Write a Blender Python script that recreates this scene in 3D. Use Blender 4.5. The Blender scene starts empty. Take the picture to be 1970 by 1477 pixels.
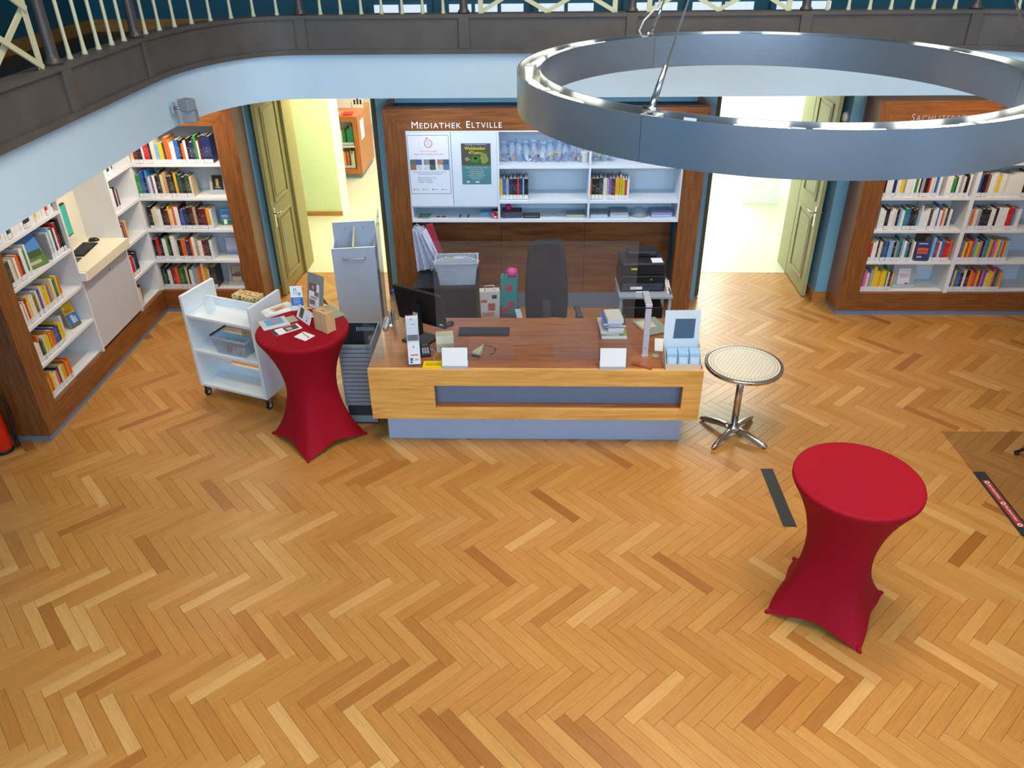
import bpy, math, random
from mathutils import Vector, Matrix
random.seed(11)
sc = bpy.context.scene
C = sc.collection
R = math.radians

# ---------------------------------------------------------------- camera
CAM_Z = 4.1873
def make_camera():
    f, pitch, yaw, roll = 1518.39, 0.547460, -0.0339545, -0.0128705
    cp, sp, cy, sy, cr, sr = math.cos(pitch), math.sin(pitch), math.cos(yaw), math.sin(yaw), math.cos(roll), math.sin(roll)
    fwd = Vector((sy*cp, cy*cp, -sp)); right = Vector((cy, -sy, 0)); up = right.cross(fwd)
    r2 = cr*right + sr*up; u2 = -sr*right + cr*up
    cd = bpy.data.cameras.new('camera'); co = bpy.data.objects.new('camera', cd); C.objects.link(co)
    m = Matrix((r2, u2, -fwd)).transposed().to_4x4(); m.translation = (0, 0, CAM_Z)
    co.matrix_world = m
    cd.sensor_fit = 'HORIZONTAL'; cd.sensor_width = 36; cd.lens = f/1970*36
    cd.clip_start = .05; cd.clip_end = 100
    sc.camera = co
make_camera()

# ---------------------------------------------------------------- world, lights, exposure
vs = sc.view_settings
sc.display_settings.display_device = 'sRGB'
vs.view_transform = 'Standard'; vs.look = 'None'; vs.gamma = 1; vs.exposure = -0.35
vs.use_curve_mapping = False
sc.cycles.use_denoising = True
sc.cycles.max_bounces = 8; sc.cycles.diffuse_bounces = 4; sc.cycles.glossy_bounces = 3
sc.cycles.transparent_max_bounces = 12; sc.cycles.transmission_bounces = 6
sc.cycles.caustics_reflective = False; sc.cycles.caustics_refractive = False
w = bpy.data.worlds.new('world'); sc.world = w; w.use_nodes = True
w.node_tree.nodes['Background'].inputs[0].default_value = (.5, .72, 1, 1)
w.node_tree.nodes['Background'].inputs[1].default_value = .25

def area(name, loc, target, sx, sy, power, col, spread=180):
    ld = bpy.data.lights.new(name, 'AREA'); ld.shape = 'RECTANGLE'; ld.size = sx; ld.size_y = sy
    ld.energy = power; ld.color = col; ld.spread = R(spread)
    o = bpy.data.objects.new(name, ld); C.objects.link(o); o.location = loc
    o.rotation_euler = (Vector(target) - Vector(loc)).to_track_quat('-Z', 'Y').to_euler()
    return o
DAY = (.42, .72, 1.0); WARM = (1.0, .80, .55); NEUT = (1.0, .86, .66)
# daylight through the tall windows in the wall behind the gallery opposite
for x in (-2.6, .8, 4.2):
    area('window_daylight', (x, -3.7, 4.9), (x*.8, 5, 1.6), 2.2, 3.4, 310, DAY)
# unseen warm fill lights added above the hall to warm the floor
for x, y in ((-.4, 2.6), (2.7, 2.9), (1.2, 4.8)):
    area('added_floor_fill', (x, y, 7.3), (x, y, 0), 1.6, 1.6, 125, NEUT, 120)
# recessed downlights in the gallery soffit
def down(x, y, tx, ty, power, col=WARM, tz=1.0):
    area('soffit_downlight', (x, y, 2.735), (tx, ty, tz), .35, .12, power, col, 150)
for y in (6.3, 7.3, 8.1):
    down(-3.55, y, -4.5, y, 13, (1, .88, .72))
down(-3.9, 7.75, -3.9, 8.6, 13, (1, .88, .72)); down(-3.2, 7.75, -3.4, 8.6, 8, (1, .88, .72))
for x in (3.75, 4.35, 5.0):
    down(x, 7.75, x, 8.6, 9)
for x in (-1.0, .1, 1.2):
    down(x, 7.55, x, 8.4, 11, (.92, .94, 1.0))
# the rooms behind the two doorways
area('side_room_light', (-2.4, 10.9, 2.9), (-2.4, 11.0, 0), 1.2, 1.2, 150, (1.0, .94, .62))
area('side_room_light', (-2.2, 14.6, 2.9), (-2.6, 14.6, 0), 2.0, 2.0, 170, (1.0, .97, .88))
area('side_room_light', (2.9, 11.0, 2.9), (2.9, 11.2, 0), 1.6, 1.6, 120, (.93, 1.0, .88))
area('side_room_light', (2.9, 14.6, 2.9), (2.9, 14.4, 0), 3.0, 3.0, 420, (.95, 1.0, .95))

# ---------------------------------------------------------------- material helpers
def lin(c):
    if isinstance(c, str):
        c = [int(c[i:i+2], 16)/255 for i in (0, 2, 4)]
    return tuple((x/12.92 if x <= .04045 else ((x+.055)/1.055)**2.4) for x in c[:3]) + (1,)
MATS = {}
def mat(name, col, rough=.5, metal=0, var=.06, vscale=8, bump=0, spec=.5, emis=0, ecol=None, coat=0, alpha=1, trans=0):
    if name in MATS: return MATS[name]
    m = bpy.data.materials.new(name); m.use_nodes = True; nt = m.node_tree; n = nt.nodes; l = nt.links
    b = n['Principled BSDF']; c = lin(col)
    b.inputs['Roughness'].default_value = rough; b.inputs['Metallic'].default_value = metal
    b.inputs['Specular IOR Level'].default_value = spec; b.inputs['Coat Weight'].default_value = coat
    b.inputs['Alpha'].default_value = alpha; b.inputs['Transmission Weight'].default_value = trans
    tc = n.new('ShaderNodeTexCoord'); ns = n.new('ShaderNodeTexNoise'); ns.inputs['Scale'].default_value = vscale
    ns.inputs['Detail'].default_value = 3
    l.new(tc.outputs['Object'], ns.inputs['Vector'])
    mx = n.new('ShaderNodeMix'); mx.data_type = 'RGBA'
    mx.inputs[6].default_value = tuple(x*(1-var) for x in c[:3]) + (1,)
    mx.inputs[7].default_value = tuple(min(1, x*(1+var)) for x in c[:3]) + (1,)
    l.new(ns.outputs['Fac'], mx.inputs[0]); l.new(mx.outputs[2], b.inputs['Base Color'])
    if bump:
        bp = n.new('ShaderNodeBump'); bp.inputs['Strength'].default_value = bump; bp.inputs['Distance'].default_value = .003
        l.new(ns.outputs['Fac'], bp.inputs['Height']); l.new(bp.outputs[0], b.inputs['Normal'])
    if emis:
        b.inputs['Emission Color'].default_value = lin(ecol or col); b.inputs['Emission Strength'].default_value = emis
    MATS[name] = m
    return m
def wood(name, c1, c2, axis='x', rough=.38, stretch=14, scale=3.2, coat=.15):
    if name in MATS: return MATS[name]
    m = bpy.data.materials.new(name); m.use_nodes = True; nt = m.node_tree; n = nt.nodes; l = nt.links
    b = n['Principled BSDF']; b.inputs['Roughness'].default_value = rough; b.inputs['Coat Weight'].default_value = coat
    b.inputs['Coat Roughness'].default_value = .25
    tc = n.new('ShaderNodeTexCoord'); mp = n.new('ShaderNodeMapping')
    s = [stretch]*3; s['xyz'.index(axis)] = 1
    mp.inputs['Scale'].default_value = s
    l.new(tc.outputs['Object'], mp.inputs['Vector'])
    a = n.new('ShaderNodeTexNoise'); a.inputs['Scale'].default_value = scale; a.inputs['Detail'].default_value = 6; a.inputs['Distortion'].default_value = .6
    l.new(mp.outputs[0], a.inputs['Vector'])
    d = n.new('ShaderNodeTexNoise'); d.inputs['Scale'].default_value = scale*5; d.inputs['Detail'].default_value = 4
    l.new(mp.outputs[0], d.inputs['Vector'])
    ad = n.new('ShaderNodeMath'); ad.operation = 'MULTIPLY_ADD'; ad.inputs[1].default_value = .35
    l.new(d.outputs['Fac'], ad.inputs[0]); l.new(a.outputs['Fac'], ad.inputs[2])
    cr = n.new('ShaderNodeValToRGB'); e = cr.color_ramp.elements
    e[0].position = .42; e[0].color = lin(c1); e[1].position = .92; e[1].color = lin(c2)
    l.new(ad.outputs[0], cr.inputs[0]); l.new(cr.outputs[0], b.inputs['Base Color'])
    MATS[name] = m
    return m
def glass(name, tint=(.9, .95, 1), haze=.03, gloss=1.0, rough=.02):
    """a thin clear pane: see-through, Fresnel reflection and a faint bluish haze, for painted window reflections and cloudy film"""
    if name in MATS: return MATS[name]
    m = bpy.data.materials.new(name); m.use_nodes = True; nt = m.node_tree; n = nt.nodes; l = nt.links
    n.clear(); out = n.new('ShaderNodeOutputMaterial')
    tr = n.new('ShaderNodeBsdfTransparent'); tr.inputs[0].default_value = tuple(tint) + (1,)
    gl = n.new('ShaderNodeBsdfGlossy'); gl.inputs['Roughness'].default_value = rough
    df = n.new('ShaderNodeBsdfDiffuse'); df.inputs[0].default_value = (.8, .87, .95, 1)
    lw = n.new('ShaderNodeLayerWeight'); lw.inputs[0].default_value = .5
    pw = n.new('ShaderNodeMath'); pw.operation = 'POWER'; pw.inputs[1].default_value = 5; l.new(lw.outputs['Facing'], pw.inputs[0])
    mu = n.new('ShaderNodeMath'); mu.operation = 'MULTIPLY_ADD'; mu.inputs[1].default_value = .9*gloss; mu.inputs[2].default_value = .035*gloss
    l.new(pw.outputs[0], mu.inputs[0])
    tc = n.new('ShaderNodeTexCoord'); ns = n.new('ShaderNodeTexNoise'); ns.inputs['Scale'].default_value = 2.5; ns.inputs['Detail'].default_value = 4
    l.new(tc.outputs['Object'], ns.inputs['Vector'])
    mh = n.new('ShaderNodeMath'); mh.operation = 'MULTIPLY'; mh.inputs[1].default_value = haze*2
    l.new(ns.outputs['Fac'], mh.inputs[0])
    m1 = n.new('ShaderNodeMixShader'); l.new(mh.outputs[0], m1.inputs[0]); l.new(tr.outputs[0], m1.inputs[1]); l.new(df.outputs[0], m1.inputs[2])
    m2 = n.new('ShaderNodeMixShader'); l.new(mu.outputs[0], m2.inputs[0]); l.new(m1.outputs[0], m2.inputs[1]); l.new(gl.outputs[0], m2.inputs[2])
    l.new(m2.outputs[0], out.inputs[0])
    MATS[name] = m
    return m

# ---------------------------------------------------------------- mesh helpers
class MB:
    def __init__(s): s.v = []; s.f = []
    def add(s, vs_, fs):
        o = len(s.v); s.v += [tuple(p) for p in vs_]; s.f += [tuple(i+o for i in f) for f in fs]; return s
    def hexa(s, p):   # 8 points: bottom loop then top loop
        return s.add(p, [(3,2,1,0),(4,5,6,7),(0,1,5,4),(1,2,6,5),(2,3,7,6),(3,0,4,7)])
    def box(s, x0, y0, z0, x1, y1, z1):
        return s.hexa([(x0,y0,z0),(x1,y0,z0),(x1,y1,z0),(x0,y1,z0),(x0,y0,z1),(x1,y0,z1),(x1,y1,z1),(x0,y1,z1)])
    def obox(s, M, sx, sy, sz):
        p = [(x*sx/2, y*sy/2, z*sz/2) for z in (-1, 1) for x, y in ((-1,-1),(1,-1),(1,1),(-1,1))]
        return s.hexa([M @ Vector(q) for q in p])
    def prism(s, poly, h0, h1, ax='z'):
        def P(a, b, h): return {'z': (a, b, h), 'y': (a, h, b), 'x': (h, a, b)}[ax]
        n = len(poly)
        vs_ = [P(a, b, h0) for a, b in poly] + [P(a, b, h1) for a, b in poly]
        fs = [tuple(range(n-1, -1, -1)), tuple(range(n, 2*n))] + [(i, (i+1) % n, (i+1) % n+n, i+n) for i in range(n)]
        return s.add(vs_, fs)
    def cyl(s, p0, p1, r0, r1=None, n=12, caps=True):
        r1 = r0 if r1 is None else r1
        p0, p1 = Vector(p0), Vector(p1); d = (p1-p0).normalized()
        a = d.orthogonal().normalized(); b = d.cross(a)
        vs_ = []
        for p, r in ((p0, r0), (p1, r1)):
            vs_ += [p + a*(r*math.cos(2*math.pi*i/n)) + b*(r*math.sin(2*math.pi*i/n)) for i in range(n)]
        fs = [(i, (i+1) % n, (i+1) % n+n, i+n) for i in range(n)]
        if caps: fs += [tuple(range(n-1, -1, -1)), tuple(range(n, 2*n))]
        return s.add(vs_, fs)
    def tube(s, path, r, n=8, flat=1.0):
        path = [Vector(p) for p in path]; k = len(path)
        rs = r if isinstance(r, (list, tuple)) else [r]*k
        vs_ = []; prev = None
        for i, p in enumerate(path):
            d = (path[min(i+1, k-1)] - path[max(i-1, 0)]).normalized()
            a = (prev - d*prev.dot(d)).normalized() if prev else d.orthogonal().normalized()
            prev = a; b = d.cross(a)
            vs_ += [p + a*(rs[i]*math.cos(2*math.pi*j/n)) + b*(rs[i]*flat*math.sin(2*math.pi*j/n)) for j in range(n)]
        fs = [(i*n+j, i*n+(j+1) % n, (i+1)*n+(j+1) % n, (i+1)*n+j) for i in range(k-1) for j in range(n)]
        fs += [tuple(range(n-1, -1, -1)), tuple(range((k-1)*n, k*n))]
        return s.add(vs_, fs)
    def lathe(s, prof, n=24, c=(0, 0, 0), close=False):
        k = len(prof); vs_ = []
        for r, z in prof:
            vs_ += [(c[0]+r*math.cos(2*math.pi*j/n), c[1]+r*math.sin(2*math.pi*j/n), c[2]+z) for j in range(n)]
        fs = [(i*n+j, i*n+(j+1) % n, (i+1)*n+(j+1) % n, (i+1)*n+j) for i in range(k-1) for j in range(n)]
        if close: fs += [((k-1)*n+j, (k-1)*n+(j+1) % n, (j+1) % n, j) for j in range(n)]
        else: fs += [tuple(range(n-1, -1, -1)), tuple(range((k-1)*n, k*n))]
        return s.add(vs_, fs)
    def xf(s, M):
        s.v = [tuple(M @ Vector(p)) for p in s.v]; return s
    def mesh(s, name, m):
        me = bpy.data.meshes.new(name); me.from_pydata(s.v, [], s.f); me.validate()
        if m: me.materials.append(m)
        return me
    def build(s, name, m, parent=None, loc=None, rot=None, smooth=False, bevel=0, solid=0, sub=0):
        me = s.mesh(name, m); me.update()
        return link(name, me, parent, loc, rot, smooth, bevel, solid, sub)
def link(name, me, parent=None, loc=None, rot=None, smooth=False, bevel=0, solid=0, sub=0):
    o = bpy.data.objects.new(name, me); C.objects.link(o)
    if parent: o.parent = parent
    if loc is not None: o.location = loc
    if rot is not None: o.rotation_euler = rot
    if solid:
        d = o.modifiers.new('solid', 'SOLIDIFY'); d.thickness = solid; d.offset = 0
    if bevel:
        d = o.modifiers.new('bevel', 'BEVEL'); d.width = bevel; d.segments = 2; d.limit_method = 'ANGLE'; d.harden_normals = False
    if sub:
        d = o.modifiers.new('sub', 'SUBSURF'); d.levels = sub; d.render_levels = sub
    if smooth:
        me.polygons.foreach_set('use_smooth', [True]*len(me.polygons))
    return o
def tag(o, label, cat, group=None):
    o['label'] = label; o['category'] = cat
    if group: o['group'] = group
    return o
def struct(o): o['kind'] = 'structure'; return o
def thing(name, label, cat, loc=(0, 0, 0), rz=0, group=None):
    o = bpy.data.objects.new(name, None); C.objects.link(o); o.location = loc; o.rotation_euler = (0, 0, rz)
    o.empty_display_size = .1
    return tag(o, label, cat, group)
def part(name, m, parent, *boxes, **k):
    mb = MB()
    for b in boxes: mb.box(*b)
    return mb.build(name, m, parent, **k)
def text(name, body, size, m, parent, M, depth=.001, align='LEFT', space=1.0, xs=1.0):
    """lettering as a mesh: M places the text plane (x along the line, y up, z towards the reader)"""
    cu = bpy.data.curves.new(name, 'FONT'); cu.body = body; cu.size = size; cu.extrude = depth/2; cu.align_x = align
    cu.space_character = space; cu.resolution_u = 2
    t = bpy.data.objects.new(name, cu); C.objects.link(t)
    dg = bpy.context.evaluated_depsgraph_get()
    me = bpy.data.meshes.new_from_object(t.evaluated_get(dg)); bpy.data.objects.remove(t); bpy.data.curves.remove(cu)
    me.name = name; me.materials.clear(); me.materials.append(m)
    me.transform(M @ Matrix.Scale(xs, 4, (1, 0, 0)))
    return link(name, me, parent)
def FRONT(x, y, z, s=1):   # text plane facing -y
    return Matrix.Translation((x, y, z)) @ Matrix.Rotation(R(90), 4, 'X')

# ---------------------------------------------------------------- shared materials
M_WHITE = mat('white_lacquer', 'e6e8ea', .42, var=.02)
M_WALLW = mat('white_plaster', 'e2e6ea', .85, var=.02, bump=.05)
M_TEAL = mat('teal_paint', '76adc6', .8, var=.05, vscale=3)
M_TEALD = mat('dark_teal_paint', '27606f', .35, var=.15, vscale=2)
M_WALX = wood('walnut_x', '603618', '965c2b', 'x')
M_WALY = wood('walnut_y', '603618', '965c2b', 'y')
M_WALZ = wood('walnut_z', '603618', '965c2b', 'z')
M_PLINTH = mat('grey_plinth', '73839a', .45, var=.05)
M_BEAM = mat('weathered_dark_timber', '544d47', .55, var=.35, vscale=5, bump=.2)
M_IRON = mat('dark_painted_iron', '4b413d', .35, var=.1)
M_CREAM = mat('cream_paint', 'cfc9a2', .5, var=.05)
M_GREENDOOR = mat('pale_green_door_paint', 'a9ab7c', .45, var=.04)
M_YELDOOR = mat('olive_yellow_door_paint', 'a69b5e', .45, var=.04)
M_DARKDOOR = mat('dark_grey_brown_door_paint', '55503f', .5, var=.06)
M_STEEL = mat('satin_steel', 'b9bcc0', .28, 1, .03)
M_BLACK = mat('black_plastic', '16171a', .42, var=.1)
M_DGREY = mat('dark_grey_plastic', '3a3d43', .5, var=.08)
M_LGREY = mat('light_grey_plastic', 'aeb4bb', .5, var=.04)
M_OAKB = wood('oak_baseboard', 'a5652a', 'c98a45', 'x', .45)
M_HALLF = mat('pale_linoleum', 'cfcab0', .35, var=.05, vscale=1.5)
M_PAPER = mat('white_paper', 'eceef0', .7, var=.02)
M_INK = mat('dark_print', '2b2e35', .7, var=.02)

# ---------------------------------------------------------------- floor: herringbone parquet
floor = struct(part('floor', mat('subfloor', '4a2c14', .9), None, (-5.2, -4, -.12, 6.6, 9.72, -.0165)))
def parquet():
    m = bpy.data.materials.new('oak_parquet'); m.use_nodes = True; nt = m.node_tree; n = nt.nodes; l = nt.links
    b = n['Principled BSDF']
    at = n.new('ShaderNodeAttribute'); at.attribute_name = 'tone'
    cr = n.new('ShaderNodeValToRGB'); e = cr.color_ramp.elements
    e[0].position = 0; e[0].color = lin('995d24'); e[1].position = 1; e[1].color = lin('d0a162')
    x = cr.color_ramp.elements.new(.35); x.color = lin('b47a38')
    x = cr.color_ramp.elements.new(.75); x.color = lin('c08a47')
    l.new(at.outputs['Fac'], cr.inputs[0])
    uv = n.new('ShaderNodeUVMap'); uv.uv_map = 'uv'; mp = n.new('ShaderNodeMapping'); mp.inputs['Scale'].default_value = (3, 60, 1)
    l.new(uv.outputs[0], mp.inputs[0])
    ns = n.new('ShaderNodeTexNoise'); ns.inputs['Scale'].default_value = 1.6; ns.inputs['Detail'].default_value = 7; ns.inputs['Distortion'].default_value = .8
    l.new(mp.outputs[0], ns.inputs[0])
    mr = n.new('ShaderNodeMapRange'); mr.inputs[1].default_value = .25; mr.inputs[2].default_value = .75; mr.inputs[3].default_value = .80; mr.inputs[4].default_value = 1.12
    l.new(ns.outputs['Fac'], mr.inputs[0])
    mx = n.new('ShaderNodeVectorMath'); mx.operation = 'SCALE'
    l.new(cr.outputs[0], mx.inputs[0]); l.new(mr.outputs[0], mx.inputs['Scale'])
    l.new(mx.outputs[0], b.inputs['Base Color'])
    b.inputs['Roughness'].default_value = .34; b.inputs['Coat Weight'].default_value = .25; b.inputs['Coat Roughness'].default_value = .24
    return m
M_PARQ = parquet()
PL, PW = .505, .083
PA = R(-45-1.9); PU = Vector((math.cos(PA), math.sin(PA))); PV = Vector((-math.sin(PA), math.cos(PA)))
PO = Vector((-1.338, 3.094)) - PU*PL - PV*(PW-PL)
def plank_geo(g=.0007, t=.016, ch=.0009):
    x0, x1, y0, y1 = g, PL-g, g, PW-g
    v = [(x0,y0,-t),(x1,y0,-t),(x1,y1,-t),(x0,y1,-t),(x0,y0,-ch),(x1,y0,-ch),(x1,y1,-ch),(x0,y1,-ch),
         (x0+ch,y0+ch,0),(x1-ch,y0+ch,0),(x1-ch,y1-ch,0),(x0+ch,y1-ch,0)]
    f = [(0,1,5,4),(1,2,6,5),(2,3,7,6),(3,0,4,7),(4,5,9,8),(5,6,10,9),(6,7,11,10),(7,4,8,11),(8,9,10,11)]
    return v, f
def in_frame(x, y, z=0):
    cam = sc.camera; p = cam.matrix_world.inverted() @ Vector((x, y, z))
    if p.z > -.1: return None
    u = p.x/-p.z*1518.4/985; v = p.y/-p.z*1518.4/738.5
    return (u, v, -p.z) if abs(u) < 1.06 and abs(v) < 1.06 else None
def floor_planks():
    bpy.context.view_layer.update()
    V, F = plank_geo(); found = []
    for i in range(-130, 150):
        for j in range(-20, 20):
            for kind in (0, 1):
                if kind == 0: o = PO + PU*(i*PW + j*PL) + PV*(i*PW - j*PL); ang = PA; c = o + PU*PL/2 + PV*PW/2
                else:
                    o = PO + PU*(PL + PW + i*PW + j*PL) + PV*(PW-PL + i*PW - j*PL); ang = PA + R(90); c = o + PV*PL/2 - PU*PW/2
                if not (-5.05 < c.x < 6.6 and .2 < c.y < 9.86): continue
                fr = in_frame(c.x, c.y)
                found.append((0 if fr else 1, fr[2] if fr else 99, o, ang))
    found.sort(key=lambda q: (q[0], q[1]))
    rnd = random.Random(5)
    tone = lambda: min(1, max(0, rnd.gauss(.55, .15) - (.28 if rnd.random() < .06 else 0)))
    variants = []
    for k in range(30):
        me = bpy.data.meshes.new('plank'); me.from_pydata(V, [], F); me.materials.append(M_PARQ)
        a = me.attributes.new('tone', 'FLOAT', 'FACE'); tv = tone(); a.data.foreach_set('value', [tv]*len(F))
        u = me.uv_layers.new(name='uv'); ou, ov = rnd.random()*40, rnd.random()*40
        for lp in me.loops: u.data[lp.index].uv = (V[lp.vertex_index][0]+ou, V[lp.vertex_index][1]+ov)
        variants.append(me)
    for q in found[:298]:
        o = bpy.data.objects.new('plank', rnd.choice(variants)); C.objects.link(o); o.parent = floor
        o.location = (q[2].x, q[2].y, 0); o.rotation_euler = (0, 0, q[3])
    vs_, fs, tn, uvs = [], [], [], []
    for q in found[298:]:
        b = len(vs_); ca, sa = math.cos(q[3]), math.sin(q[3]); t = tone(); ou, ov = rnd.random()*40, rnd.random()*40
        vs_ += [(q[2].x+ca*x-sa*y, q[2].y+sa*x+ca*y, z) for x, y, z in V]
        for f in F:
            fs.append(tuple(i+b for i in f)); tn.append(t); uvs += [(V[i][0]+ou, V[i][1]+ov) for i in f]
    me = bpy.data.meshes.new('parquet_planks'); me.from_pydata(vs_, [], fs); me.materials.append(M_PARQ)
    me.attributes.new('tone', 'FLOAT', 'FACE').data.foreach_set('value', tn)
    u = me.uv_layers.new(name='uv')
    u.data.foreach_set('uv', [c for p in uvs for c in p])
    o = link('parquet_planks', me, floor); o['kind'] = 'stuff'
floor_planks()
struct(part('floor_side_room', M_HALLF, None, (-7, 9.70, -.1, 7, 19, .002)))

# ---------------------------------------------------------------- walls
YW, YD = 8.855, 9.715            # wall face and the plane the doors hang in
def wall(name, m, *b): return struct(part(name, m, None, *b))
TOPW = 2.95
wall('wall_back', M_TEAL, (-5.2, YW, 0, -3.2, YD, TOPW), (-1.75, YW, 0, 1.94, YD, TOPW), (3.387, YW, 0, 6.6, YD, TOPW),
     (-3.2, YW, 2.5, -1.75, YD, TOPW), (1.94, YW, 2.5, 3.387, YD, TOPW))
wall('wall_left', M_TEAL, (-5.0, -4, 0, -4.86, YW, TOPW))
wall('wall_right', M_WALLW, (6.5, -4, 0, 6.6, YW, 7.6))
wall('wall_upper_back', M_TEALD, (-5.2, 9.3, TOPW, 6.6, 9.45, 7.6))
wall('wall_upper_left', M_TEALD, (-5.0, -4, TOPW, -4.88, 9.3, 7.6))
wall('wall_front', M_WALLW, (-5.0, -4.1, 0, 6.6, -4, 7.6))
struct(part('ceiling', M_WALLW, None, (-5.2, -4.1, 7.6, 6.6, 9.45, 7.7)))
# windows in the wall behind the camera
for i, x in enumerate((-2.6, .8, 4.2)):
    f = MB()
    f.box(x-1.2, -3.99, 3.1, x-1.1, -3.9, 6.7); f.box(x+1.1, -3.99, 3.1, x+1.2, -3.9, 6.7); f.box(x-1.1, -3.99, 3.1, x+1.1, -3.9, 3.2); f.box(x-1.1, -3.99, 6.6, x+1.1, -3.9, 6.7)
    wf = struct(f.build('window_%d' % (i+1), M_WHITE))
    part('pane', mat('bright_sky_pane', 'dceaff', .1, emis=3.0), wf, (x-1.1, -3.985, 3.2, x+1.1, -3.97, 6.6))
# baseboards by the doorways
part_b = lambda n, *b: struct(part(n, M_OAKB, None, *b))
part_b('baseboard_left_door', (-3.46, YW-.02, 0, -3.2, YW-.001, .12), (-3.2+.0005, YW-.02, 0, -3.18, YD-.05, .12))
part_b('baseboard_right_door', (3.387, YW-.02, 0, 3.53, YW-.001, .12), (3.367, YW-.02, 0, 3.3865, YD-.05, .12))

# side rooms seen through the doors
M_HALLG = mat('yellow_green_paint', 'd9e4b0', .8, var=.03)
M_HALLW = mat('bright_white_paint', 'f4f5f0', .8, var=.01)
wall('wall_side_room_pier', M_HALLG, (-7, 11.95, 0, -3.05, 12.4, 3.0))
wall('wall_side_room_pier_side', M_HALLW, (-3.049, 11.95, 0, -3.03, 12.4, 3.0))
struct(part('baseboard_pier', M_OAKB, None, (-7, 11.925, 0.003, -3.04, 11.949, .07)))
wall('wall_side_room_back', M_HALLW, (-7, 18.0, 0, 7, 18.1, 3.0))
wall('wall_side_room_mid', M_HALLW, (-.2, 9.72, 0, .2, 18, 3.0))
wall('wall_side_room_left', M_HALLG, (-7.1, 9.72, 0, -7, 18, 3.0))
wall('wall_side_room_right', M_HALLW, (7, 9.72, 0, 7.1, 18, 3.0))
wall('wall_side_room_column', M_HALLW, (3.31, 12.45, 0.003, 3.9, 13.0, 3.0))
struct(part('ceiling_side_room', M_HALLW, None, (-7, 9.72, 3.0, 7, 18.1, 3.1)))

# ---------------------------------------------------------------- doors
def door(name, x, hinge_side, m, mh, width=.74, height=2.42):
    """leaf standing open at a right angle to the wall; panelled face on the side away from the reveal"""
    o = struct(MB().box(-.022, -width, .012, .022, 0, height).build(name, m, None, (x, YD-.005, 0)))
    sgn = hinge_side       # +1: the face seen looks towards -x
    for z0, z1 in ((.18, .98), (1.16, height-.16)):
        y0, y1 = -width+.13, -.13
        fx = -sgn*.022
        fr = MB(); d = .014*(-sgn)
        fr.box(min(fx, fx+d), y0, z0, max(fx, fx+d), y1, z0+.022); fr.box(min(fx, fx+d), y0, z1-.022, max(fx, fx+d), y1, z1)
        fr.box(min(fx, fx+d), y0, z0+.022, max(fx, fx+d), y0+.022, z1-.022); fr.box(min(fx, fx+d), y1-.022, z0+.022, max(fx, fx+d), y1, z1-.022)
        fr.build('panel_moulding', m, o)
        p = MB(); p.box(min(fx, fx+d*.55), y0+.06, z0+.06, max(fx, fx+d*.55), y1-.06, z1-.06); p.build('panel', m, o, bevel=.004)
    if mh:
        for s in (-1, 1):
            h = MB(); fx = s*.022
            h.cyl((fx, -width+.06, 1.05), (fx+s*.055, -width+.06, 1.05), .009); h.tube([(fx+s*.05, -width+.06, 1.05), (fx+s*.055, -width+.10, 1.05), (fx+s*.055, -width+.19, 1.05)], .009)
            h.build('handle', mh, o, smooth=True)
            MB().box(min(fx, fx+s*.004), -width+.035, .88, max(fx, fx+s*.004), -width+.085, 1.12).build('lock_plate', mh, o)
    hg = MB(); hg.cyl((sgn*.03, -.004, .25), (sgn*.03, -.004, .37), .012); hg.cyl((sgn*.03, -.004, 2.0), (sgn*.03, -.004, 2.12), .012)
    hg.build('hinge', M_DGREY, o)
    return o
d1 = door('door_1', -3.105, -1, M_YELDOOR, M_STEEL); d1.rotation_euler = (0, 0, R(-3))
d2 = door('door_2', -1.80, 1, M_DARKDOOR, None)
d3 = door('door_3', 1.99, -1, M_DARKDOOR, None)
d4 = door('door_4', 3.30, 1, M_GREENDOOR, M_STEEL); d4.rotation_euler = (0, 0, 0)
# linings of the openings, deeper into the wall
struct(part('trim_1', M_YELDOOR, None, (-3.2, YD, 0.003, -3.05, YD+.38, 2.6)))
struct(part('trim_2', M_DARKDOOR, None, (-1.82, YD, 0.003, -1.70, YD+.38, 2.6)))
struct(part('trim_3', M_DARKDOOR, None, (1.90, YD, 0.003, 2.02, YD+.38, 2.6)))
struct(part('trim_4', M_GREENDOOR, None, (3.275, YD, 0.003, 3.42, YD+.38, 2.6)))

# ---------------------------------------------------------------- gallery: white fascia, dark beam, railing
GX0, GX1, GY = -2.77, 4.36, 7.1
def edge_path(d=0.0, n=14):
    """plan outline of the gallery edge, pushed outwards (towards the hall) by d"""
    pts = [(GX0+d, .6), (GX0+d, 3.0), (GX0+d, 5.86)]
    ax, ay = -1.96-(GX0), GY-5.86
    for k in range(1, n):
        a = math.pi*k/(2*n)
        pts.append((GX0+ax - (ax-d)*math.cos(a)**.92, 5.86 + (ay-d)*math.sin(a)**.92))
    pts += [(-1.96, GY-d), (-.6, GY-d), (.78, GY-d), (2.19, GY-d), (3.55, GY-d)]
    bx = GX1-3.55
    for k in range(1, n):
        a = math.pi*k/(2*n)
        pts.append((3.55 + (bx-d)*math.sin(a)**.92, 5.86 + (ay-d)*math.cos(a)**.92))
    pts += [(GX1-d, 5.86), (GX1-d, 3.0), (GX1-d, .6)]
    return pts
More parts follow.
